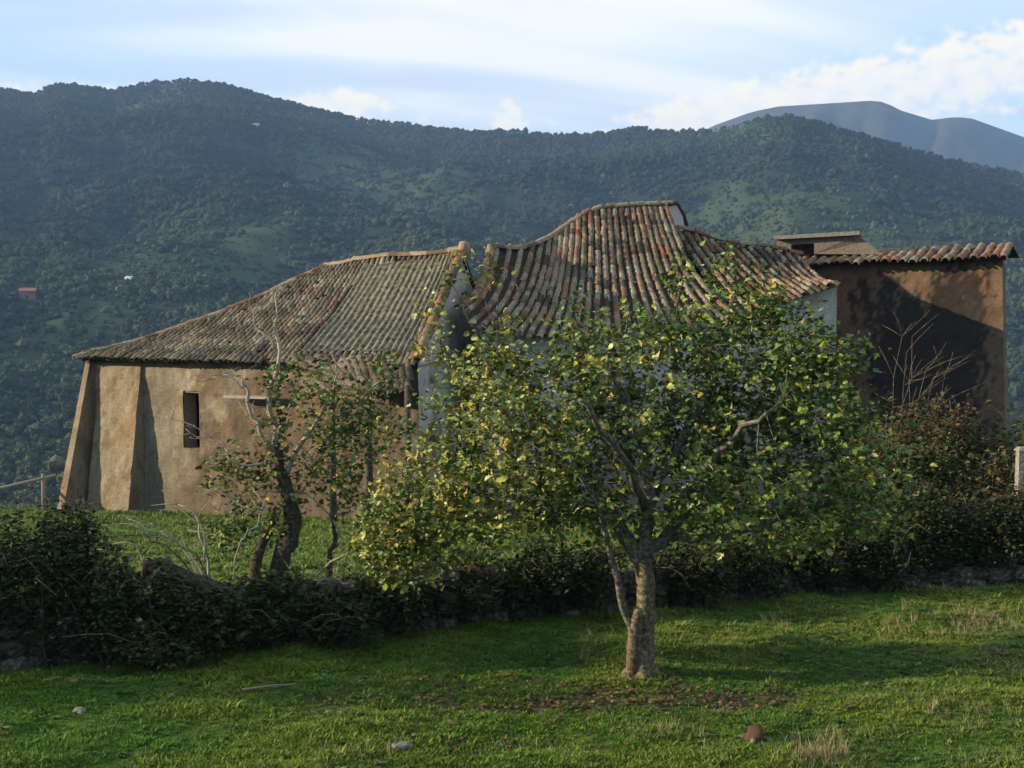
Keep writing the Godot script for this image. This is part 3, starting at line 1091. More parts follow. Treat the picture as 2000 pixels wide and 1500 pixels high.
	put("post", done(pl), M.dark_bark, t)
	var bm := start()
	tube(bm, [spot(636, 752, 31.6) - foot, spot(720, 762, 30.6) - foot, spot(806, 762, 29.75) - foot], [0.06, 0.06, 0.05], 6, 0.2)
	put("beam", done(bm), M.dark_bark, t)
	# weathered lintel plank
	var pk := start()
	var la := spot(436, 777, 33.9); var lb2 := spot(528, 780, 33.2)
	solid(pk, [la - foot, lb2 - foot, lb2 - foot + Vector3(0, 0.055, 0), la - foot + Vector3(0, 0.07, 0)], [la - foot - n * 0.3, lb2 - foot - n * 0.3, lb2 - foot - n * 0.3 + Vector3(0, 0.055, 0), la - foot - n * 0.3 + Vector3(0, 0.07, 0)])
	put("lintel", done(pk), M.pale_twig, t)

func batter(m: ArrayMesh, n: Vector3, by: float, y0: float, y1: float) -> ArrayMesh:
	var a := m.surface_get_arrays(0)
	var v: PackedVector3Array = a[Mesh.ARRAY_VERTEX]
	for i in v.size():
		v[i] -= n * by * clampf((v[i].y - y0) / (y1 - y0), 0, 1)
	a[Mesh.ARRAY_VERTEX] = v
	var o := ArrayMesh.new()
	o.add_surface_from_arrays(Mesh.PRIMITIVE_TRIANGLES, a)
	return o

func buttress_paint(_l: float, _y: float, p: Vector3) -> Color:
	var b := n1.get_noise_3d(p.x * 14 + 70, p.y * 14, p.z * 14)
	var c := n1.get_noise_3d(p.x * 40, p.y * 40, p.z * 40)
	var a := n1.get_noise_3d(p.x * 5, p.y * 4 + 20, p.z * 5)
	var lost := n1.get_noise_3d(p.x * 12 + 400, p.y * 9, p.z * 12)
	var col := Color(0.29, 0.235, 0.162).lerp(Color(0.36, 0.31, 0.24), clampf(b + c * 0.6, 0, 0.8))
	col = col.lerp(Color(0.33, 0.19, 0.10), clampf(a * 1.6 - 0.1, 0, 0.6))
	var streak := n1.get_noise_3d(p.x * 45 + 10, p.y * 6, p.z * 45)
	if lost + c * 0.4 > 0.24: col = col.lerp(Color(0.19, 0.13, 0.085), 0.7)
	return col.lerp(Color(0.17, 0.14, 0.105), clampf(streak * 2.0 + b * 0.6 - 0.25, 0, 0.55))

# ------------------------------------------------------------------ the farmhouse
func farmhouse() -> void:
	rng.seed = 33
	var foot := Vector3(2.0, -2.8, -36.0)
	var t := thing("farmhouse", foot, "farmhouse with whitewashed walls and a swaybacked roof of mottled red and lichened tiles", "house")
	var T := [spot(962, 484, 36.5), spot(1012, 488, 37.2), spot(1070, 468, 38), spot(1112, 440, 38.6), spot(1160, 413, 39.0), spot(1230, 404, 39.3), spot(1303, 401, 39.5)]
	var B := [spot(905, 603, 33.6), spot(935, 638, 33.4), spot(985, 652, 33.4), spot(1065, 655, 33.7), spot(1155, 652, 34.1), spot(1290, 640, 34.7), spot(1440, 617, 35.4)]
	var even := evened(T, B)
	var Te: Array = even[0]
	var Be: Array = even[1]
	var f := func(s: float, tt: float) -> Vector3:
		var p := roof_at(Te, Be, s, tt, 0.30)
		var flare := tt * (0.5 + 0.5 * tt)
		p.x = lerpf(along(Te, s).x, along(Be, s).x, flare)
		p.y += n1.get_noise_2d(p.x * 4, p.z * 4) * 0.05
		return p - foot
	var roof := Node3D.new(); roof.name = "roof"; t.add_child(roof)
	var Rb := []   # rear eave
	for q in T: Rb.append(q + Vector3(0.8, -2.2, -4.0))
	var st := start()
	sheet(st, f, 40, 16)
	sheet(st, func(s, tt): return along(T, s).lerp(along(Rb, s), tt) - foot, 20, 3)
	put("roof_bed", done(st), M.roofbed, roof)
	var kinds := [[0, 0.04], [7, 0.06], [4, 0.04], [1, 0.16], [3, 0.12], [2, 0.33], [6, 0.21], [5, 0.04]]
	lay_tiles(roof, f, even[2], 0.235, kinds, 0.165, 300, func(s): return 0.0, func(s, tt): return false, 0.0, 1.6)
	var rt := tile_mesh(0.25, 0.48, 62)
	for i in 16:
		var p := along(T, (i + 0.5) / 16.0)
		var dv := (along(T, (i + 1.0) / 16.0) - along(T, i / 16.0)).normalized()
		var ac := Vector3.UP.cross(dv).normalized()
		var o := put("ridge_tile", rt, M.tiles[[2, 6, 3, 2, 1][rng.randi() % 5]], roof)
		o.transform = Transform3D(Basis(ac, dv.cross(ac), dv), p - foot - dv * 0.2 + Vector3(0, 0.03, 0))
	# verge on the barn side
	for i in 12:
		var a: Vector3 = f.call(0.0, i / 12.0) + foot; var b: Vector3 = f.call(0.0, (i + 1.0) / 12.0) + foot
		var dv := (b - a).normalized()
		var ac := Vector3.UP.cross(dv).normalized()
		var o := put("verge_tile", rt, M.tiles[[2, 7, 2, 3][rng.randi() % 4]], roof)
		o.transform = Transform3D(Basis(ac, dv.cross(ac), dv), a - foot + Vector3(-0.05, 0.05, 0))
	# the lower wing on the tower side
	var T2 := [spot(1315, 448, 39.3), spot(1350, 454, 39.2), spot(1385, 466, 39.2), spot(1440, 479, 39.4), spot(1500, 486, 39.8), spot(1560, 500, 40.2)]
	var B2 := [spot(1440, 617, 35.5), spot(1480, 606, 35.7), spot(1520, 593, 36.0), spot(1560, 579, 36.3), spot(1600, 567, 36.6), spot(1640, 556, 36.8)]
	var even2 := evened(T2, B2)
	var Te2: Array = even2[0]
	var Be2: Array = even2[1]
	var f2 := func(s: float, tt: float) -> Vector3:
		var p := roof_at(Te2, Be2, s, tt, 0.16)
		p.y += n1.get_noise_2d(p.x * 5, p.z * 5) * 0.07
		return p - foot
	var wing := Node3D.new(); wing.name = "wing_roof"; t.add_child(wing)
	var Rb2 := []
	for q in T2: Rb2.append(q + Vector3(0.8, -1.6, -3.0))
	st = start()
	sheet(st, f2, 30, 12)
	sheet(st, func(s, tt): return along(T2, s).lerp(along(Rb2, s), tt) - foot, 20, 3)
	put("roof_bed", done(st), M.roofbed, wing)
	lay_tiles(wing, f2, even2[2], 0.225, [[2, 0.30], [3, 0.2], [6, 0.14], [5, 0.08], [7, 0.16], [0, 0.12]], 0.165, 300, func(s): return 0.0, func(s, tt): return false, 0.02, 1.55)
	for i in 10:
		var p := along(T2, (i + 0.5) / 10.0)
		var dv := (along(T2, (i + 1.0) / 10.0) - along(T2, i / 10.0)).normalized()
		var ac := Vector3.UP.cross(dv).normalized()
		var o := put("ridge_tile", rt, M.tiles[[2, 5, 3, 3, 6][rng.randi() % 5]], wing)
		o.transform = Transform3D(Basis(ac, dv.cross(ac), dv).rotated(Vector3.UP, rng.randf_range(-0.3, 0.3)), p - foot - dv * 0.2 + Vector3(0, 0.05, 0))
	# walls below the eaves
	var eave := B.slice(1, 6) + B2
	var wl := start()
	for i in eave.size() - 1:
		var a: Vector3 = eave[i] + Vector3(0, 0, -0.3)
		var b: Vector3 = eave[i + 1] + Vector3(0, 0, -0.3)
		var ya: float = a.y - 0.06
		var yb: float = b.y - 0.06
		a.y = foot.y; b.y = foot.y
		rough_wall(wl, a - foot, b - foot, func(s): return lerpf(ya, yb, s) - foot.y, [], white_paint, Vector3.BACK, 0.14, 0.04)
	put("front_wall", done(wl), M.plaster, t)
	var ends := start()
	var c0: Vector3 = B[1] + Vector3(0.02, 0, -0.3); var c1: Vector3 = Rb[0] + Vector3(0.45, 0, 0.3)
	var apex: Vector3 = T[0]
	rough_wall(ends, Vector3(c0.x, foot.y, c0.z) - foot, Vector3(c1.x, foot.y, c1.z) - foot, func(s): return (lerpf(c0.y, apex.y, s * 2.0) if s < 0.5 else lerpf(apex.y, c1.y, s * 2.0 - 1.0)) - 0.12 - foot.y, [], white_paint, Vector3.LEFT, 0.2, 0.05)
	var e0: Vector3 = B2[5] + Vector3(-0.05, 0, -0.3); var e1: Vector3 = Rb2[5] + Vector3(-0.1, 0, 0.3)
	rough_wall(ends, Vector3(e0.x, foot.y, e0.z) - foot, Vector3(e1.x, foot.y, e1.z) - foot, func(s): return lerpf(e0.y, e1.y, s) - 0.1 - foot.y, [], white_paint, Vector3.RIGHT, 0.2, 0.04)
	rough_wall(ends, Vector3(c1.x, foot.y, c1.z) - foot, Vector3(e1.x, foot.y, e1.z) - foot, func(s): return lerpf(c1.y, e1.y, s) - 0.1 - foot.y, [], white_paint, Vector3.FORWARD, 0.3, 0.04)
	put("end_wall", done(ends), M.plaster, t)
	# the upstanding white gable between roof and wing
	var ga := start()
	var P := [spot(1304, 401, 39.35), spot(1304, 462, 39.0), spot(1338, 462, 40.6), spot(1334, 424, 40.5), spot(1322, 399, 40.0)]
	var Q := []
	for q in P: Q.append(q + Vector3(-0.22, 0, -0.12))
	var fp := []; var bp := []
	for q in P: fp.append(q - foot)
	for q in Q: bp.append(q - foot)
	solid(ga, fp, bp)
	put("gable", done(ga), stuff_mat(lin(0.52, 0.51, 0.49), 0.95, M.fine, 2.0, M.nor), t)
	var cp := start()
	tube(cp, [spot(1303, 399, 39.3) - foot, spot(1321, 396, 40.0) - foot, spot(1335, 421, 40.6) - foot, spot(1345, 452, 40.9) - foot], [0.06, 0.07, 0.07, 0.06], 6, 0.3)
	put("coping", done(cp), M.stone[1], t)

# ------------------------------------------------------------------ the tower
func tower() -> void:
	rng.seed = 44
	var A := spot(1528, 519, 41.0)
	var B := spot(1958, 500, 38.3)
	var foot := Vector3(B.x, -2.8, B.z)
	var t := thing("tower", foot, "square brown masonry tower with a black-stained wall and a tiled eave", "tower")
	var along_w := (B - A); along_w.y = 0
	var n := Vector3(-along_w.z, 0, along_w.x).normalized()
	if n.z < 0: n = -n
	var Af := Vector3(A.x, foot.y, A.z); var Bf := Vector3(B.x, foot.y, B.z)
	var w := start()
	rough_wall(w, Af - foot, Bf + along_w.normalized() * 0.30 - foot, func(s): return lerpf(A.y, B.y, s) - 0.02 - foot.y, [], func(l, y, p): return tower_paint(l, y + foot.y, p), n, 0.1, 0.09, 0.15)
	var m := done(w)
	# the outer corner leans in as it rises
	var arr := m.surface_get_arrays(0)
	var vs: PackedVector3Array = arr[Mesh.ARRAY_VERTEX]
	var ln := Af.distance_to(Bf)
	for i in vs.size():
		var s := (vs[i] + foot - Af).dot(along_w.normalized()) / ln
		vs[i] -= along_w.normalized() * 0.30 * clampf(s, 0, 1) * clampf(vs[i].y / 8.0, 0, 1)
	arr[Mesh.ARRAY_VERTEX] = vs
	var am := ArrayMesh.new()
	am.add_surface_from_arrays(Mesh.PRIMITIVE_TRIANGLES, arr)
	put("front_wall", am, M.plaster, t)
	var rest := start()
	var deep := -n * 4.6
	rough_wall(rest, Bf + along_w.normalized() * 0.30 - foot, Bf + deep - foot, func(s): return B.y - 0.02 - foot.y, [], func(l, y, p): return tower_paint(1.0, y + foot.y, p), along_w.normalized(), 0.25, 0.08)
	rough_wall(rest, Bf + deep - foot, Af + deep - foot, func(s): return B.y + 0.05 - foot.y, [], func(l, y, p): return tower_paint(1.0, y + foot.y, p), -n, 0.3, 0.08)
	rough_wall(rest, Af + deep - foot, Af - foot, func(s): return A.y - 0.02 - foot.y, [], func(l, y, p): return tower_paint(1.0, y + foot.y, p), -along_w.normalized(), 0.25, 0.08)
	var sm := done(rest)
	arr = sm.surface_get_arrays(0)
	vs = arr[Mesh.ARRAY_VERTEX]
	for i in vs.size():
		var s := (vs[i] + foot - Af).dot(along_w.normalized()) / ln
		vs[i] -= along_w.normalized() * 0.34 * clampf(s, 0, 1) * clampf(vs[i].y / 8.0, 0, 1)
	arr[Mesh.ARRAY_VERTEX] = vs
	var sm2 := ArrayMesh.new()
	sm2.add_surface_from_arrays(Mesh.PRIMITIVE_TRIANGLES, arr)
	put("side_wall", sm2, M.plaster, t)
	# shallow roof
	var bot := [A + n * 0.28, A.lerp(B, 0.33) + n * 0.28 + Vector3(0, 0.02, 0), A.lerp(B, 0.66) + n * 0.28 - Vector3(0, 0.02, 0), B + n * 0.28 + along_w.normalized() * 0.12]
	var top := []
	for q in bot: top.append(q - n * 2.2 + Vector3(0, 0.34, 0))
	var f := func(s: float, tt: float) -> Vector3:
		var p := roof_at(top, bot, s, tt, 0.02)
		p.y += n1.get_noise_2d(p.x * 6, p.z * 6) * 0.05
		return p - foot
	var roof := Node3D.new(); roof.name = "roof"; t.add_child(roof)
	var st := start()
	sheet(st, f, 30, 6)
	sheet(st, func(s, tt): return f.call(s, tt) + Vector3(0, -0.1, 0), 30, 6)
	sheet(st, func(s, tt): return f.call(s, 0.0) + (deep + n * 1.9) * tt + Vector3(0, -0.3 * tt, 0), 10, 2)
	put("roof_bed", done(st), M.roofbed, roof)
	lay_tiles(roof, f, 6.7, 0.31, [[5, 0.22], [2, 0.3], [3, 0.24], [6, 0.14], [7, 0.1]], 0.23, 300, func(s): return 0.0, func(s, tt): return false)
	# the low broad chimney stack with its slab
	var ch := start()
	var back := Vector3(0.35, 0, -0.9)
	var pieces := [
		[[1516, 497, 41.6], [1516, 468, 41.6], [1545, 466, 41.45], [1545, 496, 41.45]],
		[[1545, 478, 41.45], [1545, 466, 41.45], [1590, 464, 41.2], [1590, 475, 41.2]],
		[[1590, 496, 41.2], [1590, 464, 41.2], [1672, 459, 40.8], [1690, 470, 40.8], [1722, 497, 40.6]]]
	for pc in pieces:
		var cf := []; var cb := []
		for q in pc:
			cf.append(spot(q[0], q[1], q[2]) - foot); cb.append(spot(q[0], q[1], q[2]) + back - foot)
		solid(ch, cf, cb)
	var stack := put("chimney", done(ch), M.masonry, t)
	var bk := start()
	var bf := []; var bb := []
	for q in [[1540, 497, 41.45], [1540, 466, 41.45], [1595, 464, 41.2], [1595, 497, 41.2]]:
		bf.append(spot(q[0], q[1], q[2]) + back * 0.9 - foot); bb.append(spot(q[0], q[1], q[2]) + back * 0.98 - foot)
	solid(bk, bf, bb)
	put("flue_back", done(bk), M.masonry, stack)
	var sl := start()
	var s1 := [spot(1511, 468, 41.5), spot(1511, 461, 41.5), spot(1676, 451, 40.7), spot(1676, 459, 40.7)]
	var sf := []; var sb := []
	for q in s1:
		sf.append(q + Vector3(0, 0, 0.12) - foot); sb.append(q + back * 1.3 - foot)
	solid(sl, sf, sb)
	put("slab", done(sl), M.slab, stack)

# ------------------------------------------------------------------ far cottages
func hamlet() -> void:
	rng.seed = 55
	for e in [[500, 252, 5.0, 1.6, lin(0.5, 0.5, 0.48), lin(0.45, 0.43, 0.4), "tiny white house alone high on the wooded hillside"], [252, 557, 2.6, 1.2, lin(0.48, 0.5, 0.52), lin(0.45, 0.46, 0.48), "small white shed among trees in the valley"], [56, 588, 6.5, 1.9, lin(0.16, 0.11, 0.08), lin(0.20, 0.09, 0.065), "long cottage with a low red roof deep in the valley woods"]]:
		var p := land(e[0], e[1])
		p.y = ground_y(p.x, -p.z)
		var t := thing("cottage", p, e[6], "house", "far houses in the valley")
		var w: float = e[2] * 0.5
		var h: float = e[3] + 1.2
		var st := start()
		solid(st, [Vector3(-w, -1, 1.6), Vector3(w, -1, 1.6), Vector3(w, h, 1.6), Vector3(-w, h, 1.6)], [Vector3(-w, -1, -1.6), Vector3(w, -1, -1.6), Vector3(w, h, -1.6), Vector3(-w, h, -1.6)])
		put("wall", done(st), stuff_mat(e[4], 0.9), t)
		st = start()
		solid(st, [Vector3(-w - 0.2, h + 0.02, 2.0), Vector3(-w - 0.2, h + 1.3, 0), Vector3(-w - 0.2, h + 0.02, -2.0)], [Vector3(w + 0.2, h + 0.02, 2.0), Vector3(w + 0.2, h + 1.3, 0), Vector3(w + 0.2, h + 0.02, -2.0)])
		put("roof", done(st), stuff_mat(e[5], 0.9), t)
		st = start()
		solid(st, [Vector3(-0.4, 0, 1.64), Vector3(0.4, 0, 1.64), Vector3(0.4, 1.6, 1.64), Vector3(-0.4, 1.6, 1.64)], [Vector3(-0.4, 0, 1.55), Vector3(0.4, 0, 1.55), Vector3(0.4, 1.6, 1.55), Vector3(-0.4, 1.6, 1.55)])
		put("door", done(st), M.dark, t)

# ------------------------------------------------------------------ the field wall
func wall_line(s: float) -> Vector3:
	var x := lerpf(-9.0, 10.0, s)
	var d := table(x, [[-9, 14.2], [-5.6, 15.0], [-2, 16.1], [0, 17.2], [2, 18.0], [5, 18.9], [10, 19.6]])
	return Vector3(x, ground_y(x, d), -d)

func wall_height(x: float) -> float:
	return table(x, [[-9, 0.8], [-4.5, 0.72], [-3, 0.72], [-1.5, 0.7], [0, 0.6], [1.5, 0.45], [4, 0.38], [10, 0.35]])

func rock(sd: int, sx: float, sy: float, sz: float) -> ArrayMesh:
	var st := start()
	st.set_smooth_group(-1)
	var b := BoxMesh.new()
	b.size = Vector3(1, 1, 1)
	b.subdivide_width = 2; b.subdivide_height = 2; b.subdivide_depth = 2
	var fa := b.get_faces()
	for i in range(0, fa.size(), 3):
		var q := []
		for k in 3:
			var p: Vector3 = fa[i + k]
			p = p.lerp(p.normalized() * 0.55, 0.7)
			p *= 1.0 + 0.35 * n3.get_noise_3d(p.x * 16 + sd * 7, p.y * 16, p.z * 16)
			q.append(p * Vector3(sx, sy, sz))
		tri(st, q[0], q[1], q[2])
	return done(st)

func stone_wall() -> void:
	rng.seed = 66
	var foot := wall_line(0.5)
	var t := thing("stone_wall", foot, "low tumbled dry-stone field wall running behind the fig tree under dark brambles", "wall")
	var st := start()
	sheet(st, func(s, tt): return wall_line(s) + Vector3(0, wall_height(lerpf(-9, 10, s)) * 0.9 * tt - 0.1, 0.10 - 0.05 * tt) - foot, 60, 4)
	sheet(st, func(s, tt): return wall_line(s) + Vector3(0, wall_height(lerpf(-9, 10, s)) * 0.9 * tt - 0.1, -0.25) - foot, 60, 2)
	sheet(st, func(s, tt): return wall_line(s) + Vector3(0, wall_height(lerpf(-9, 10, s)) * 0.9 - 0.1, 0.05 - 0.30 * tt) - foot, 60, 1)
	put("rubble_core", done(st), M.stone[1], t)
	var rocks := []
	for k in 6: rocks.append(rock(k, rng.randf_range(0.30, 0.42), rng.randf_range(0.18, 0.25), rng.randf_range(0.24, 0.3)))
	var count := 0
	var x := -6.6
	while x < 7.5 and count < 290:
		var s := (x + 9.0) / 19.0
		var h := wall_height(x)
		var y := 0.05
		while y < h:
			var p := wall_line(s)
			var o := put("stone", rocks[rng.randi() % 6], M.stone[rng.randi() % 4], t, p - foot + Vector3(rng.randf_range(-0.06, 0.06), y, 0.1 + rng.randf_range(-0.03, 0.06)))
			o.rotation = Vector3(rng.randf_range(-0.3, 0.3), rng.randf_range(-0.5, 0.2) - 0.25, rng.randf_range(-0.25, 0.25))
			y += rng.randf_range(0.15, 0.21)
			count += 1
		x += rng.randf_range(0.24, 0.33)

# ------------------------------------------------------------------ trees near by
func fig_tree() -> void:
	rng.seed = 88
	var d := 14.4
	var foot := spot(1250, 1330, d)
	foot.y = ground_y(foot.x, d)
	var S := func(u: float, v: float, off: float) -> Vector3: return spot(u, v, d + off) - foot
	var t := thing("fig_tree", foot, "broad fig tree with yellowing green leaves and a forked trunk in the meadow", "tree")
	var st := start()
	tube(st, [S.call(1251, 1345, 0), S.call(1252, 1322, 0), S.call(1255, 1290, 0), S.call(1258, 1240, 0), S.call(1261, 1190, 0), S.call(1262, 1140, 0.0), S.call(1256, 1090, 0)], [0.25, 0.185, 0.14, 0.112, 0.102, 0.10, 0.10], 14, 0.22)
	tube(st, [S.call(1238, 1312, -0.06), S.call(1239, 1255, -0.10), S.call(1243, 1212, -0.16), S.call(1246, 1192, -0.19), S.call(1246, 1190, -0.19)], [0.09, 0.078, 0.066, 0.062, 0.052], 10, 0.25)
	for q in [[1208, 1340, -0.15], [1300, 1340, 0.0], [1262, 1348, -0.25], [1280, 1332, 0.2]]:
		tube(st, [S.call(1251, 1300, 0), S.call(lerpf(1251, q[0], 0.6), 1322, q[2] * 0.6), S.call(q[0], q[1], q[2])], [0.10, 0.08, 0.03], 7, 0.2)
	put("trunk", done(st), M.bark, t)
	var cut := start()
	tube(cut, [S.call(1246, 1191, -0.19), S.call(1246.3, 1188.5, -0.192)], [0.05, 0.046], 10, 0.2)
	put("cut_face", done(cut), M.wood, t)
	# main limbs as chains of places
	var limbs := [
		[[1240, 1255, -0.12, 0.048], [1222, 1200, -0.16, 0.044], [1203, 1140, -0.2, 0.04], [1194, 1080, -0.2, 0.036], [1170, 1000, -0.3, 0.028], [1120, 900, -0.5, 0.02]],
		[[1256, 1092, 0, 0.105], [1225, 1050, 0.05, 0.09], [1190, 1000, 0.1, 0.075], [1140, 940, 0.1, 0.06], [1070, 880, 0.0, 0.048], [990, 810, -0.1, 0.036], [920, 720, -0.1, 0.022]],
		[[1190, 1000, 0.1, 0.055], [1090, 985, 0.1, 0.045], [980, 970, 0.2, 0.036], [870, 985, 0.2, 0.026], [790, 1020, 0.4, 0.016]],
		[[1256, 1092, 0, 0.09], [1265, 1040, 0, 0.075], [1262, 960, -0.1, 0.06], [1240, 860, -0.1, 0.05], [1205, 760, 0, 0.036], [1180, 660, 0, 0.02]],
		[[1262, 960, -0.1, 0.05], [1320, 880, 0.1, 0.042], [1370, 780, 0.1, 0.034], [1410, 680, 0, 0.024], [1430, 580, 0, 0.014]],
		[[1258, 1085, 0, 0.09], [1310, 1030, 0.1, 0.07], [1380, 985, 0.2, 0.058], [1450, 930, 0.2, 0.046], [1530, 850, 0.2, 0.034], [1590, 760, 0.1, 0.022]],
		[[1310, 1048, 0.1, 0.055], [1380, 1050, -0.1, 0.045], [1450, 1040, -0.3, 0.036], [1540, 1000, -0.3, 0.028], [1650, 960, -0.3, 0.018]],
		[[1265, 1040, 0, 0.06], [1280, 960, 0.6, 0.05], [1300, 850, 1.1, 0.04], [1330, 740, 1.3, 0.026]],
		[[1262, 1000, 0, 0.055], [1230, 920, -0.7, 0.045], [1180, 840, -1.2, 0.035], [1130, 780, -1.5, 0.022]],
		[[1300, 1000, 0, 0.05], [1360, 930, -0.7, 0.04], [1430, 860, -1.2, 0.03], [1500, 800, -1.5, 0.02]],
		[[1140, 940, 0.1, 0.04], [1040, 850, 0.7, 0.032], [960, 790, 1.1, 0.022]]]
	var nodes := [[S.call(1256, 1092, 0), 0]]
	var br := start()
	for l in limbs:
		var pts := []; var rad := []
		for q in l:
			pts.append(S.call(q[0], q[1], q[2])); rad.append(q[3])
		var fine := []; var fr := []
		var m := (pts.size() - 1) * 3
		for i in m + 1:
			fine.append(along(pts, float(i) / m) + (Vector3(rng.randfn(), rng.randfn(), rng.randfn()) * 0.02 if i > 0 else Vector3.ZERO))
			fr.append(lerpf(rad[mini(i / 3, rad.size() - 1)], rad[mini(i / 3 + 1, rad.size() - 1)], (i % 3) / 3.0))
			if i > 3: nodes.append([fine[i], 1 + i / 4])
		tube(br, fine, fr, 7, 0.2)
	put("limb", done(br), M.grey_bark, t)
	var K := func(u: float, v: float, off: float, ru: float, rv: float, rd: float, w: float) -> Array:
		return [S.call(u, v, off), Vector3(ru * d / F, rv * d / F, rd), w]
	var blobs := [K.call(1230, 840, 0, 330, 190, 1.7, 1.0), K.call(1010, 850, -0.1, 215, 190, 1.5, 0.9), K.call(870, 960, 0.2, 155, 165, 1.0, 1.0), K.call(785, 1060, 0.45, 90, 95, 0.6, 0.8), K.call(1480, 840, 0, 230, 210, 1.7, 1.0), K.call(1640, 920, -0.1, 130, 160, 1.2, 0.8), K.call(1450, 650, 0.1, 160, 95, 0.9, 0.6), K.call(1200, 680, 0, 180, 75, 0.9, 0.5), K.call(960, 720, 0, 110, 80, 0.8, 0.4), K.call(1100, 980, 0.3, 190, 95, 1.1, 0.75), K.call(1480, 990, -0.2, 230, 90, 1.2, 0.85), K.call(1590, 730, 0, 110, 115, 0.9, 0.65), K.call(1300, 830, 0.7, 260, 160, 0.9, 1.0), K.call(1100, 820, 0.6, 180, 140, 0.8, 0.9), K.call(1480, 800, 0.7, 180, 140, 0.8, 0.8)]
	var tw := start()
	var tips := grow(tw, nodes, blobs, 2250, 0.0045)
	# a few long shoots reach above the crown
	for q in [[870, 530, 0.0], [905, 500, 0.1], [960, 500, 0.2], [835, 590, 0.0], [1340, 500, 0.0], [1390, 520, 0.2], [1450, 560, 0.1], [1500, 590, 0.0], [1310, 550, 0.1], [1120, 590, 0.1], [850, 650, 0.0], [1010, 630, 0.1], [820, 690, 0.0], [1480, 520, 0.0], [1560, 620, 0.1], [1230, 590, -0.1], [1420, 490, 0.0], [1290, 630, 0.0]]:
		var p: Vector3 = S.call(q[0], q[1], q[2])
		var best := 0; var bd := 1e9
		for i in nodes.size():
			var dd: float = p.distance_squared_to(nodes[i][0])
			if dd < bd: bd = dd; best = i
		tube(tw, bent(nodes[best][0], p, 4, 0.04), taper(5, 0.011, 0.004), 5)
		for k in 3: tips.append(p.lerp(nodes[best][0], k * 0.16 + rng.randf() * 0.05))
	put("twigs", done(tw), M.grey_bark, t)
	var leaves := [fig_leaf(1), fig_leaf(2), fig_leaf(3)]
	rng.seed = 89
	var tones := [Color(0.075, 0.130, 0.024), Color(0.056, 0.100, 0.021), Color(0.135, 0.175, 0.032), Color(0.21, 0.22, 0.038), Color(0.33, 0.29, 0.05), Color(0.36, 0.37, 0.14), Color(0.15, 0.10, 0.035)]
	var all := []
	for p in tips:
		var outer := clampf((p.length() - 1.5) / 2.5, 0, 1)
		var sunny := clampf(-p.x / 2.2 + 0.25, 0, 1)   # sunlight painted in: leaf colour yellower on the sunward side, towards the barn
		var ripe := pow(rng.randf(), 1.4) * 2.1 + 0.1
		for k in (rng.randi_range(7, 18) if rng.randf() < 0.82 else rng.randi_range(0, 3)):
			var q: Vector3 = p + Vector3(rng.randfn(), rng.randfn(), rng.randfn()) * 0.085
			var r := rng.randf()
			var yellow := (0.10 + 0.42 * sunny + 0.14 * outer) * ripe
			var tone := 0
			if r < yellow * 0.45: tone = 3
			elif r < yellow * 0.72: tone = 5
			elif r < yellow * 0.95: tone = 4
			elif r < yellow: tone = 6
			elif r < yellow + 0.25: tone = 2
			elif r < 0.75: tone = 0
			else: tone = 1
			all.append([leaf_at(q, rng.randf_range(0.038, 0.09), 1.1), tone, rng.randi() % 3])
	var eye := Vector3(0, EYE, 0) - foot
	all.sort_custom(func(a, c): return a[0].origin.distance_squared_to(eye) < c[0].origin.distance_squared_to(eye))
	var lm := []
	for c in tones: lm.append(leaf_mat(lin(c.r, c.g, c.b), false))
	var crown := Node3D.new(); crown.name = "crown"; t.add_child(crown)
	var tr := [[], [], []]; var co := [[], [], []]
	for i in all.size():
		var a: Array = all[i]
		if i < 300:
			put("leaf", leaves[a[2]], lm[a[1]], crown).transform = a[0]
		else:
			tr[a[2]].append(a[0]); co[a[2]].append(vary(tones[a[1]], 0.25))
	for k in 3: scatter("foliage", leaves[k], M.leaf_many, tr[k], co[k], crown)
	M.fig_leaves = leaves

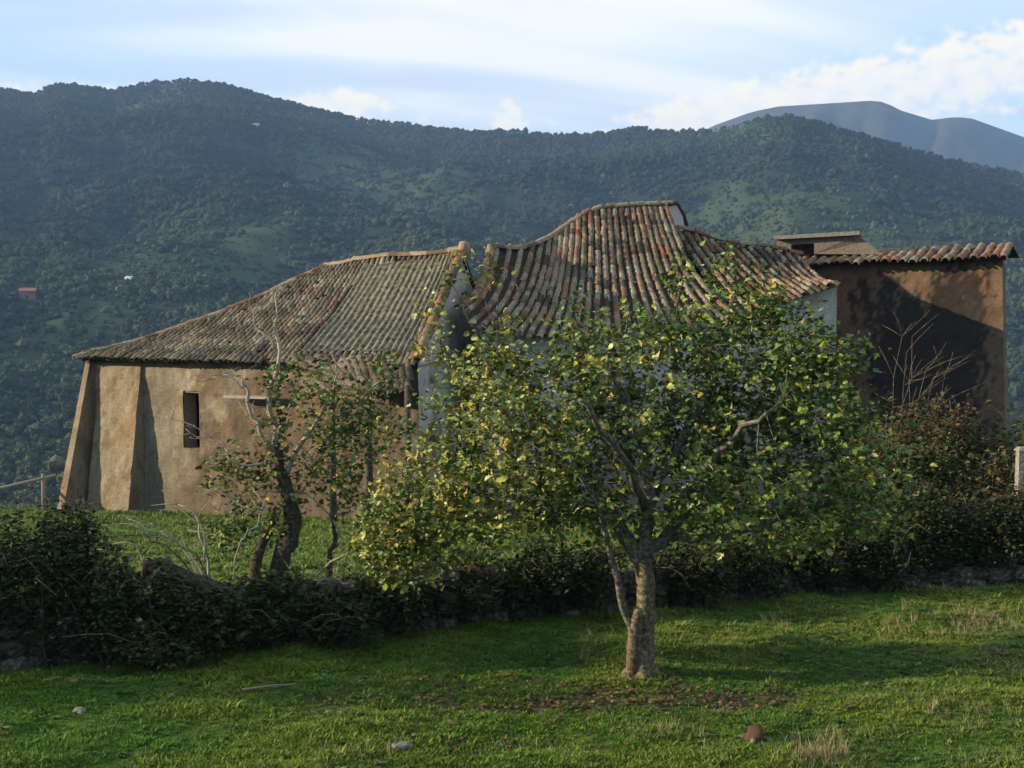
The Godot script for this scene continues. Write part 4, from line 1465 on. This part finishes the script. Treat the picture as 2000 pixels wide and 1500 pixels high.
func gnarled_tree() -> void:
	rng.seed = 101
	var d := 18.6
	var foot := spot(540, 1120, d)
	foot.y = ground_y(foot.x, d)
	var S := func(u: float, v: float, off: float) -> Vector3: return spot(u, v, d + off) - foot
	var t := thing("gnarled_tree", foot, "old gnarled half-dead fig with bare pale limbs in front of the barn", "tree")
	var chain := func(st: SurfaceTool, l: Array, sides: int, rough: float, wob := 0.012) -> Array:
		var pts := []; var rad := []
		for q in l:
			pts.append(S.call(q[0], q[1], q[2])); rad.append(q[3])
		var fine := []; var fr := []
		var m := (pts.size() - 1) * 3
		for i in m + 1:
			fine.append(along(pts, float(i) / m) + Vector3(rng.randfn(), rng.randfn(), rng.randfn()) * wob)
			fr.append(lerpf(rad[mini(i / 3, rad.size() - 1)], rad[mini(i / 3 + 1, rad.size() - 1)], (i % 3) / 3.0))
		tube(st, fine, fr, sides, rough)
		return fine
	var st := start()
	chain.call(st, [[545, 1150, 0, 0.17], [548, 1110, 0, 0.135], [562, 1060, 0, 0.125], [572, 1010, 0, 0.115], [562, 960, 0, 0.10], [548, 915, 0, 0.075], [543, 870, 0, 0.05]], 12, 0.45)
	chain.call(st, [[495, 1150, -0.1, 0.10], [502, 1090, -0.1, 0.075], [520, 1040, 0, 0.07], [545, 990, 0, 0.06]], 9, 0.3)
	chain.call(st, [[640, 1152, 0, 0.05], [645, 1090, 0.1, 0.04], [655, 1050, 0.1, 0.03], [648, 1010, 0.1, 0.02]], 8, 0.3)
	put("trunk", done(st), M.dark_bark, t)
	var dead := [
		[[545, 890, 0, 0.0432], [535, 830, 0, 0.036], [525, 780, -0.05, 0.0324], [545, 705, -0.05, 0.02592], [538, 650, 0, 0.02304], [541, 600, 0, 0.0144], [545, 560, 0, 0.00576]],
		[[538, 680, 0, 0.01584], [525, 662, -0.05, 0.01296], [505, 640, 0, 0.01008], [490, 600, 0, 0.00576], [486, 570, 0, 0.00288]],
		[[535, 880, 0, 0.036], [505, 840, -0.1, 0.03024], [487, 800, -0.1, 0.02592], [482, 755, -0.1, 0.0216], [470, 740, -0.1, 0.01008]],
		[[520, 905, -0.1, 0.0216], [470, 910, -0.2, 0.01584], [445, 892, -0.2, 0.0144], [440, 872, -0.2, 0.01296], [400, 845, -0.2, 0.00864], [370, 828, -0.2, 0.00576], [320, 812, -0.2, 0.00288]],
		[[445, 890, -0.2, 0.01008], [410, 885, -0.2, 0.0072], [395, 860, -0.2, 0.00432], [360, 835, -0.2, 0.00288]],
		[[482, 760, -0.1, 0.01008], [450, 738, -0.15, 0.00648], [415, 742, -0.2, 0.0036]],
		[[482, 756, -0.1, 0.00864], [462, 735, -0.15, 0.00576], [430, 730, -0.2, 0.00288]],
		[[405, 1130, 0.1, 0.0252], [404, 1080, 0.1, 0.0216], [388, 1040, 0, 0.01872], [383, 1005, 0, 0.01296], [350, 985, 0, 0.00576]],
		[[640, 1090, 0.1, 0.0216], [660, 1040, 0.1, 0.01728], [645, 1005, 0.1, 0.01296], [600, 965, 0.05, 0.00864], [575, 950, 0.0, 0.0072]],
		[[545, 960, 0, 0.0144], [490, 962, -0.1, 0.01008], [450, 985, -0.1, 0.0072], [420, 1000, -0.1, 0.0036]],
		[[600, 1140, -0.1, 0.0216], [650, 1100, -0.1, 0.01584], [720, 1060, -0.1, 0.01008], [760, 1035, -0.1, 0.00576]],
		[[560, 930, 0, 0.036], [590, 860, 0.1, 0.0288], [640, 790, 0.1, 0.02016], [655, 730, 0.1, 0.01152], [648, 690, 0.1, 0.00576]],
		[[590, 860, 0.1, 0.0216], [680, 800, 0.2, 0.01584], [750, 740, 0.2, 0.01008], [800, 700, 0.2, 0.00432]],
		[[560, 800, 0.1, 0.0144], [600, 770, 0, 0.00864], [635, 778, 0, 0.00576]]]
	var nodes := [[S.call(550, 900, 0), 0]]
	for l in dead:
		var ds := start()
		var f: Array = chain.call(ds, l, 6, 0.3, 0.016)
		for i in f.size():
			if i > 3: nodes.append([f[i], 2])
		# side twigs
		for k in rng.randi_range(5, 9):
			var i := rng.randi_range(3, f.size() - 1)
			var a: Vector3 = f[i]
			var b := a + Vector3(rng.randfn(), rng.randf_range(-0.2, 1.0), rng.randfn() * 0.6).normalized() * rng.randf_range(0.12, 0.45)
			tube(ds, bent(a, b, 3, 0.03), taper(4, 0.007, 0.002), 4)
		put("dead_branch", done(ds), M.pale_twig, t)
	var K := func(u: float, v: float, off: float, ru: float, rv: float, rd: float, w: float) -> Array:
		return [S.call(u, v, off), Vector3(ru * d / F, rv * d / F, rd), w]
	var blobs := [K.call(560, 740, 0, 45, 60, 0.4, 0.6), K.call(640, 800, 0.1, 100, 90, 0.7, 1.0), K.call(720, 830, 0.1, 80, 90, 0.6, 0.9), K.call(470, 920, 0.1, 90, 65, 0.5, 0.7), K.call(530, 980, 0.1, 90, 70, 0.5, 0.6), K.call(620, 900, 0.3, 90, 60, 0.6, 0.8), K.call(440, 1040, 0.2, 60, 50, 0.4, 0.4), K.call(680, 960, 0.1, 70, 60, 0.5, 0.5), K.call(740, 720, 0.2, 60, 40, 0.5, 0.3), K.call(530, 830, 0, 40, 60, 0.4, 0.4)]
	var tw := start()
	var tips := grow(tw, nodes, blobs, 430, 0.0045)
	put("twigs", done(tw), M.grey_bark, t)
	var tones := [Color(0.060, 0.105, 0.024), Color(0.045, 0.080, 0.020), Color(0.12, 0.15, 0.032), Color(0.22, 0.23, 0.05), Color(0.34, 0.28, 0.05)]
	var crown := Node3D.new(); crown.name = "crown"; t.add_child(crown)
	var lm := []
	for c in tones: lm.append(leaf_mat(lin(c.r, c.g, c.b), false))
	var tr := []; var co := []
	var made := 0
	for p in tips:
		for k in rng.randi_range(4, 9):
			var q: Vector3 = p + Vector3(rng.randfn(), rng.randfn(), rng.randfn()) * 0.085
			var r := rng.randf()
			var tone := 0 if r < 0.30 else (1 if r < 0.48 else (2 if r < 0.76 else (3 if r < 0.93 else 4)))
			var x := leaf_at(q, rng.randf_range(0.05, 0.10), 1.0)
			if q.z > 0.15 and made < 250:
				put("leaf", M.fig_leaves[made % 3], lm[tone], crown).transform = x
				made += 1
			else:
				tr.append(x); co.append(vary(tones[tone], 0.25))
	scatter("foliage", M.fig_leaves[0], M.leaf_many, tr, co, crown)

# ------------------------------------------------------------------ bushes
func bushes() -> void:
	rng.seed = 131
	var dark := [Color(0.032, 0.050, 0.017), Color(0.042, 0.056, 0.020), Color(0.050, 0.046, 0.022), Color(0.030, 0.042, 0.018)]
	var brown := [Color(0.10, 0.075, 0.03), Color(0.07, 0.075, 0.026), Color(0.05, 0.065, 0.022), Color(0.13, 0.085, 0.04), Color(0.045, 0.055, 0.02)]
	var green := [Color(0.035, 0.055, 0.018), Color(0.05, 0.07, 0.02), Color(0.07, 0.08, 0.026)]
	# along the wall: [u, v of the top, distance, half width in metres, label]
	var row := [
		[30, 1010, 15.2, 0.95, 11000, "tall dark evergreen bush at the near end of the wall"],
		[-130, 960, 14.8, 1.0, 7000, "tall dark bush cut off by the picture's edge"],
		[150, 1065, 15.0, 0.75, 9000, "rounded dark bush sloping down from the tall evergreen"],
		[275, 1124, 14.9, 0.62, 7000, "low dark bramble under the fallen log"],
		[400, 1130, 15.2, 0.65, 7000, "low black bramble just past the fallen log"],
		[520, 1128, 15.6, 0.62, 7000, "low black bramble below the gnarled tree's trunk"],
		[640, 1125, 15.9, 0.62, 7000, "low black bramble past the gnarled tree's trunk"],
		[760, 1120, 16.3, 0.60, 6000, "low dark bramble under the fig's lowest yellow leaves"],
		[880, 1090, 16.8, 0.58, 6500, "thin dark bramble over grey wall stones"],
		[1010, 1068, 17.2, 0.56, 6000, "straggling dark bramble behind the fig crown's lower edge"],
		[1130, 1058, 17.5, 0.55, 6000, "small dark bramble just before the fig trunk"],
		[1330, 1042, 18.0, 0.55, 5000, "dark bramble just past the fig trunk"],
		[1450, 1040, 18.4, 0.60, 6000, "dark bramble mound under the fig's low limb"],
		[1580, 1030, 18.7, 0.65, 7000, "dark bramble mound below the fig crown's far side"],
		[1700, 1010, 18.9, 0.75, 8000, "dark thicket where the fig crown ends"],
		[1820, 960, 19.2, 0.80, 10000, "dark thicket with sunlit brown shrubs above it"],
		[1940, 945, 19.4, 0.85, 10000, "tall black thicket in the shaded corner of the meadow"],
		[2070, 930, 19.6, 0.85, 6000, "dark thicket running out past the picture's edge"]]
	row.append([-330, 885, 14.9, 1.1, 9000, "high dark bush beyond the picture's edge, end of the wall"])
	row.append([-520, 850, 14.6, 1.2, 9000, "tallest dark bush out past the picture's edge by the wall"])
	row.append([-640, 900, 13.5, 0.7, 6000, "dark bush nearest the viewer, out past the picture's edge"])
	for e in row:
		var d: float = e[2]
		var top := spot(e[0], e[1], d)
		var x := top.x
		var foot := Vector3(x, ground_y(x, d), -d)
		var h := maxf(top.y - foot.y, 0.5)
		var w: float = e[3]
		var blobs := []
		blobs.append([foot + Vector3(0, h * 0.46, 0.05), Vector3(w * 0.95, h * 0.46, 0.5), 1.0])
		for k in 9:
			blobs.append([foot + Vector3(rng.randf_range(-0.9, 0.9) * w, h * rng.randf_range(0.15, 0.95), rng.randf_range(-0.2, 0.5)), Vector3(w * rng.randf_range(0.25, 0.5), h * rng.randf_range(0.16, 0.34), rng.randf_range(0.2, 0.4)), 0.8])
		bush("bramble_bush", e[5], "brambles along the field wall", foot, blobs, e[4], 0.055, dark, M.dark_bark)
	# beyond the wall, before the tower
	var far := [
		[1760, 770, 25.0, 1.0, 6500, brown, "russet shrub with bare stems before the tower's dark wall"],
		[1860, 765, 25.5, 0.95, 6500, brown, "russet leafy shrub directly under the tower's black wall"],
		[1940, 800, 25.0, 0.8, 5000, green, "dull green shrub below the tower's outer corner"],
		[1820, 860, 23.0, 0.95, 6500, green, "dark green shrub at the foot of the russet shrubs"],
		[1930, 880, 22.5, 0.9, 6000, brown, "brownish shrub beside the pale gate post"],
		[1700, 860, 23.5, 0.8, 5500, green, "dark green shrub half hidden by the fig crown"],
		[2040, 870, 22.5, 0.8, 4000, green, "green shrub cut off by the picture's edge"]]
	for e in far:
		var d: float = e[2]
		var top := spot(e[0], e[1], d)
		var foot := Vector3(top.x, ground_y(top.x, d), -d)
		var h := maxf(top.y - foot.y, 0.6)
		var w: float = e[3]
		var blobs := [[foot + Vector3(0, h * 0.45, 0), Vector3(w * 0.85, h * 0.45, 0.8), 1.0]]
		for k in 7:
			blobs.append([foot + Vector3(rng.randf_range(-0.8, 0.8) * w, h * rng.randf_range(0.3, 0.85), rng.randf_range(-0.3, 0.6)), Vector3(w * 0.42, h * 0.22, 0.45), 0.8])
		bush("shrub", e[6], "shrubs below the tower", foot, blobs, e[4], 0.075, e[5], M.grey_bark, 12)
	# bare stems leaning before the tower
	var sf := spot(1735, 760, 25.2)
	sf.y = ground_y(sf.x, 25.2)
	var t := thing("dead_shrub", sf, "leafless grey shrub leaning before the tower's dark wall", "bush")
	for k in 7:
		var st := start()
		var tip := spot(rng.randf_range(1740, 1850), rng.randf_range(640, 760), 25.0 + rng.randf_range(-0.5, 0.5)) - sf
		var f := bent(Vector3(rng.randfn() * 0.1, -0.05, rng.randfn() * 0.1), tip, 6, 0.12)
		tube(st, f, taper(7, 0.016, 0.004), 5)
		for q in 9:
			var a: Vector3 = f[rng.randi_range(3, 6)]
			tube(st, bent(a, a + Vector3(rng.randf_range(-0.4, 0.8), rng.randf_range(0.1, 0.6), rng.randfn() * 0.3), 2, 0.03), [0.006, 0.005, 0.003], 4)
		put("branch", done(st), M.bark, t)
	# pale bare twigs over the wall near the log
	var bf := spot(420, 1130, 17.0)
	bf.y = ground_y(bf.x, 17.0)
	var bt := thing("bare_shrub", bf, "bare pale twigs sprawling above the fallen log on lit grass", "bush")
	for l in [[[440, 1120], [380, 1085], [310, 1060], [270, 1045], [170, 1065]], [[430, 1120], [370, 1080], [300, 1040], [250, 1010]], [[420, 1115], [350, 1090], [290, 1060], [270, 1078], [230, 1075]], [[410, 1120], [400, 1060], [385, 1020], [340, 990]], [[330, 1100], [260, 1070], [190, 1075], [120, 1062]], [[450, 1120], [470, 1060], [500, 1030], [520, 990]], [[430, 1130], [350, 1060], [260, 1030], [180, 1020]]]:
		var st := start()
		var f := []
		for q in l: f.append(spot(q[0] + rng.randf_range(-5, 5), q[1], 17.0 + rng.randf_range(-0.25, 0.25)) - bf)
		f[0] = f[0] * Vector3(1, 0, 1) + Vector3(0, -0.05, 0)
		var fine := []
		for i in 13: fine.append(along(f, i / 12.0) + Vector3(rng.randfn(), rng.randfn(), rng.randfn()) * 0.022 * minf(i, 4) / 4.0)
		tube(st, fine, taper(13, 0.014, 0.004), 5)
		for q in 4:
			var a: Vector3 = fine[rng.randi_range(4, 12)]
			tube(st, bent(a, a + Vector3(rng.randf_range(-0.35, 0.1), rng.randf_range(-0.05, 0.3), rng.randfn() * 0.15), 2, 0.02), [0.005, 0.004, 0.002], 4)
		put("twig", done(st), M.pale_twig if rng.randf() < 0.7 else M.dark_bark, bt)

# ------------------------------------------------------------------ grass
func tuft(sd: int, blades: int, spread: float, width: float) -> ArrayMesh:
	rng.seed = sd
	var st := start()
	st.set_smooth_group(-1)
	for i in blades:
		var a := rng.randf() * TAU
		var base := Vector3(cos(a), 0, sin(a)) * rng.randf() * spread
		var lean := Vector3(cos(a + rng.randfn()), 0, sin(a + rng.randfn())) * rng.randf_range(0.15, 0.8)
		var h := rng.randf_range(0.5, 1.0)
		var side := Vector3(-sin(a), 0, cos(a)) * width
		var mid := base + lean * 0.35 + Vector3(0, h * 0.6, 0)
		var tip := base + lean + Vector3(0, h, 0)
		tri(st, base - side, base + side, mid + side * 0.8)
		tri(st, base - side, mid + side * 0.8, mid - side * 0.8)
		tri(st, mid - side * 0.8, mid + side * 0.8, tip)
	return done(st)

func grass() -> void:
	var fine := [tuft(1, 9, 0.6, 0.055), tuft(2, 9, 0.6, 0.07), tuft(3, 7, 0.5, 0.12)]
	rng.seed = 150
	var tr := [[], [], []]; var co := [[], [], []]
	var n := 0
	while n < 130000:
		n += 1
		var d := sqrt(rng.randf_range(11.0 * 11.0, 20.5 * 20.5))
		var x := rng.randf_range(-0.46, 0.46) * d
		var a := n1.get_noise_2d(x * 4.0, d * 4.0)
		var lump := n1.get_noise_2d(x * 13.0 + 40, d * 13.0)
		if rng.randf() < litter(x, d) * 0.75: continue
		var size := 0.034 * (1.0 + 0.7 * lump + 0.4 * a) * rng.randf_range(0.7, 1.5)
		if rng.randf() < 0.03: size *= 1.7
		var k := rng.randi() % 3
		var p := Vector3(x, ground_y(x, d) - 0.004, -d)
		tr[k].append(Transform3D(Basis(Vector3.UP, rng.randf() * TAU).scaled(Vector3(size * 1.3, size, size * 1.3)), p))
		var c := Color(0.068, 0.145, 0.014).lerp(Color(0.145, 0.195, 0.020), clampf(a * 1.2 + 0.35 + rng.randf_range(-0.3, 0.3), 0, 1))
		c = c.lerp(Color(0.17, 0.15, 0.06), clampf((x - 1.0) * 0.05 + lump * 0.5 - 0.12 + rng.randf_range(-0.1, 0.25), 0, 0.7))
		co[k].append(vary(c, 0.2))
	for k in 3:
		var o := scatter("meadow_grass", fine[k], M.grass, tr[k], co[k])
		tag(o, "short lush green grass of the meadow under the fig tree", "grass", "grass of the meadow", "stuff")
	# broad-leaved weeds in the turf
	var wt := []; var wc := []
	for i in 1500:
		var d := sqrt(rng.randf_range(11.0 * 11.0, 19.0 * 19.0))
		var x := rng.randf_range(-0.46, 0.46) * d
		if n1.get_noise_2d(x * 7.0 + 300, d * 7.0) < -0.02: continue
		var size := rng.randf_range(0.03, 0.085)
		wt.append(Transform3D(Basis(Vector3.UP, rng.randf() * TAU).scaled(Vector3(size * 1.5, size * 0.7, size * 1.5)), Vector3(x, ground_y(x, d), -d)))
		wc.append(vary([Color(0.05, 0.10, 0.025), Color(0.085, 0.13, 0.035), Color(0.12, 0.13, 0.05)][rng.randi() % 3], 0.25))
	var wo := scatter("meadow_weeds", tuft(9, 9, 0.3, 0.2), M.grass, wt, wc)
	tag(wo, "low broad-leaved weeds growing through the meadow turf", "weeds", "", "stuff")
	# sunlit slope between wall and farm
	tr = []; co = []
	n = 0
	while n < 34000:
		n += 1
		var d := rng.randf_range(18.5, 37.0)
		var x := rng.randf_range(-0.42, 0.42) * d
		var size := 0.075 * rng.randf_range(0.6, 1.5) * (1.0 + 0.6 * n1.get_noise_2d(x * 9.0, d * 9.0))
		tr.append(Transform3D(Basis(Vector3.UP, rng.randf() * TAU).scaled(Vector3(size * 1.4, size, size * 1.4)), Vector3(x, ground_y(x, d) - 0.005, -d)))
		var c := Color(0.095, 0.165, 0.025).lerp(Color(0.165, 0.185, 0.036), clampf(n1.get_noise_2d(x * 5.0, d * 5.0) + 0.4 + rng.randf_range(-0.3, 0.3), 0, 1))
		co.append(vary(c, 0.2))
	var so := scatter("slope_grass", fine[1], M.grass, tr, co)
	tag(so, "lit rough grass on the slope between the wall and the barn", "grass", "", "stuff")
	# dry stalks
	tr = []; co = []
	for e in [[1600, 1480, 70, 160], [1910, 1225, 80, 140], [1750, 1235, 90, 70], [1400, 1265, 60, 40], [1150, 1270, 25, 30], [1520, 1230, 25, 30], [250, 1130, 60, 90], [1300, 1440, 120, 30], [1900, 1400, 100, 40], [700, 1480, 100, 25]]:
		for i in e[3]:
			var g := land(e[0] + rng.randfn() * e[2] * 0.6, e[1] + rng.randfn() * 14.0)
			var size := rng.randf_range(0.08, 0.2)
			tr.append(Transform3D(Basis(Vector3.UP, rng.randf() * TAU).scaled(Vector3(size * 0.6, size, size * 0.6)), Vector3(g.x, ground_y(g.x, -g.z), g.z)))
			co.append(vary(Color(0.26, 0.22, 0.11), 0.25))
	var dry := scatter("dry_grass", tuft(5, 6, 0.3, 0.02), M.grass, tr, co)
	tag(dry, "straw-coloured dry grass stalks standing in tufts in the meadow", "grass", "", "stuff")
	# fallen leaves
	tr = []; co = []
	n = 0
	while n < 1700:
		n += 1
		var x := 0.7 + rng.randfn() * 2.0
		var d := 13.7 + rng.randfn() * 0.8
		if rng.randf() > 0.12 + litter(x, d): continue
		var b := Basis(Vector3.UP, rng.randf() * TAU).rotated(Vector3(rng.randfn(), 0, rng.randfn()).normalized(), rng.randf_range(0, 0.7)) * Basis().scaled(Vector3.ONE * rng.randf_range(0.03, 0.065))
		tr.append(Transform3D(b, Vector3(x, ground_y(x, d) + rng.randf_range(0.015, 0.05), -d)))
		co.append(vary([Color(0.11, 0.065, 0.03), Color(0.16, 0.10, 0.04), Color(0.07, 0.045, 0.025), Color(0.24, 0.18, 0.05)][rng.randi() % 3], 0.35))
	var ll := scatter("fallen_leaves", M.fig_leaves[1], M.leaf_many, tr, co)
	tag(ll, "brown and yellow fallen leaves scattered on bare soil under the fig tree", "leaves", "", "stuff")

# ------------------------------------------------------------------ small things
func small_things() -> void:
	rng.seed = 170
	# fallen log on the wall
	var lf := spot(330, 1125, 15.6)
	var t := thing("fallen_log", lf, "broken dark log with a reddish rotten end lying on the wall", "log")
	var st := start()
	var pts := [spot(284, 1112, 15.5) - lf, spot(310, 1112, 15.55) - lf, spot(345, 1122, 15.6) - lf, spot(390, 1140, 15.7) - lf, spot(450, 1152, 15.85) - lf, spot(520, 1158, 16.0) - lf]
	var fine := []
	for i in 16: fine.append(along(pts, i / 15.0))
	tube(st, fine, taper(16, 0.145, 0.04), 13, 1.2)
	put("trunk", done(st), M.dark_bark, t)
	st = start()
	var c := spot(281, 1112, 15.49) - lf
	var ax: Vector3 = (pts[1] - pts[0]).normalized()
	tube(st, [c - ax * 0.012, c + ax * 0.02], [0.12, 0.13], 9, 0.5)
	put("cut_end", done(st), stuff_mat(lin(0.16, 0.075, 0.05), 0.95, M.fine, 5.0, M.nor), t)
	st = start()
	tube(st, [spot(275, 1135, 15.45) - lf, spot(262, 1120, 15.4) - lf, spot(248, 1103, 15.4) - lf], [0.03, 0.022, 0.012], 6, 0.3)
	put("branch_stub", done(st), M.dark_bark, t)
	st = start()
	tube(st, [spot(352, 1165, 15.4) - lf, spot(358, 1145, 15.4) - lf, spot(362, 1122, 15.45) - lf], [0.018, 0.02, 0.015], 6, 0.3)
	put("pale_splinter", done(st), M.grey_bark, t)
	# stump
	var sp := land(1475, 1455)
	sp.y = ground_y(sp.x, -sp.z)
	t = thing("stump", sp, "small reddish-brown rotten stump in the near grass", "stump")
	st = start()
	tube(st, [Vector3(0, -0.05, 0), Vector3(0, 0.04, 0), Vector3(0.01, 0.11, 0), Vector3(0.01, 0.13, 0)], [0.12, 0.09, 0.085, 0.03], 12, 1.1)
	put("wood", done(st), stuff_mat(lin(0.10, 0.06, 0.038), 0.95, M.fine, 4.0, M.nor), t)
	st = start()
	for k in 4:
		var a := TAU * k / 4 + 0.4
		tube(st, [Vector3(cos(a) * 0.06, 0.03, sin(a) * 0.06), Vector3(cos(a) * 0.14, 0.0, sin(a) * 0.14), Vector3(cos(a) * 0.2, -0.04, sin(a) * 0.2)], [0.035, 0.026, 0.012], 6, 0.3)
	put("root", done(st), M.bark, t)
	# stones in the grass
	for e in [[785, 1468, 0.20, 0.07, 2, "flat pale stone at the near edge of the grass"], [155, 1392, 0.13, 0.08, 2, "pale stone beside the sunlit patch of grass"], [625, 1328, 0.10, 0.04, 2, "small pale stone in the shaded grass"], [1275, 1277, 0.08, 0.04, 2, "small stone behind the fig trunk's foot"], [1490, 1166, 0.42, 0.10, 0, "long grey stone at the foot of the field wall"], [1110, 1200, 0.30, 0.10, 2, "grey stone fallen from the wall onto the grass"], [1940, 1280, 0.20, 0.10, 1, "dark stone in the meadow's sunny side"], [1250, 1410, 0.10, 0.05, 0, "small brown stone on the bare soil"], [298, 1030, 0.16, 0.16, 2, "grey boulder on the lit slope before the barn"], [185, 1108, 0.12, 0.07, 2, "pale stone beside the evergreen bush on the slope"]]:
		var p := land(e[0], e[1])
		p.y = ground_y(p.x, -p.z) + e[3] * 0.1
		var o := put("stone", rock(rng.randi() % 90, e[2], e[3], e[2] * 0.7), stuff_mat(lin(0.21, 0.195, 0.165), 0.95, M.fine, 3.0, M.nor) if e[4] == 2 else M.stone[e[4]], self, p)
		o.rotation.y = rng.randf() * TAU
		tag(o, e[5], "stone", "stones in the grass")
	# fallen stick
	var kp := land(525, 1353)
	var k := thing("stick", kp, "fallen dry stick lying in the shaded grass", "stick")
	st = start()
	tube(st, bent(Vector3(-0.28, 0.04, 0.02), Vector3(0.28, 0.07, -0.1), 5, 0.012), taper(6, 0.016, 0.007), 5)
	tube(st, [Vector3(0.02, 0.05, -0.03), Vector3(0.12, 0.09, 0.06)], [0.007, 0.003], 4)
	put("branch", done(st), M.wood, k)
	# pale rail beyond the bush and post at the far side
	var ra := spot(-60, 968, 35.0); var rb := spot(108, 928, 37.0)
	var rt := thing("fence_rail", Vector3(rb.x, ground_y(rb.x, 37), rb.z), "pale wooden rail sloping down from the barn's outer buttress", "rail")
	st = start()
	tube(st, [ra - rt.position, rb - rt.position], [0.045, 0.04], 6, 0.15)
	put("rail", done(st), M.pale_twig, rt)
	for q in [0.1, 0.85]:
		st = start()
		var p := ra.lerp(rb, q)
		tube(st, [Vector3(p.x, ground_y(p.x, -p.z) - 0.3, p.z) - rt.position, p + Vector3(0, 0.12, 0) - rt.position], [0.06, 0.05], 6, 0.15)
		put("post", done(st), M.wood, rt)
	var pp := spot(1997, 880, 21.8)
	var pg := ground_y(pp.x, 21.8)
	var pt := thing("gate_post", Vector3(pp.x, pg, pp.z), "pale squared gate post at the picture's edge among shrubs", "post")
	st = start()
	var ph := pp.y - pg
	solid(st, [Vector3(-0.09, -0.2, 0.09), Vector3(0.09, -0.2, 0.09), Vector3(0.08, ph, 0.08), Vector3(-0.08, ph, 0.08)], [Vector3(-0.09, -0.2, -0.09), Vector3(0.09, -0.2, -0.09), Vector3(0.08, ph, -0.08), Vector3(-0.08, ph, -0.08)])
	put("post", done(st), M.slab, pt)
	st = start()
	solid(st, [Vector3(-0.11, ph, 0.11), Vector3(0.11, ph, 0.11), Vector3(0.06, ph + 0.06, 0.06), Vector3(-0.06, ph + 0.06, 0.06)], [Vector3(-0.11, ph, -0.11), Vector3(0.11, ph, -0.11), Vector3(0.06, ph + 0.06, -0.06), Vector3(-0.06, ph + 0.06, -0.06)])
	put("cap", done(st), M.slab, pt)
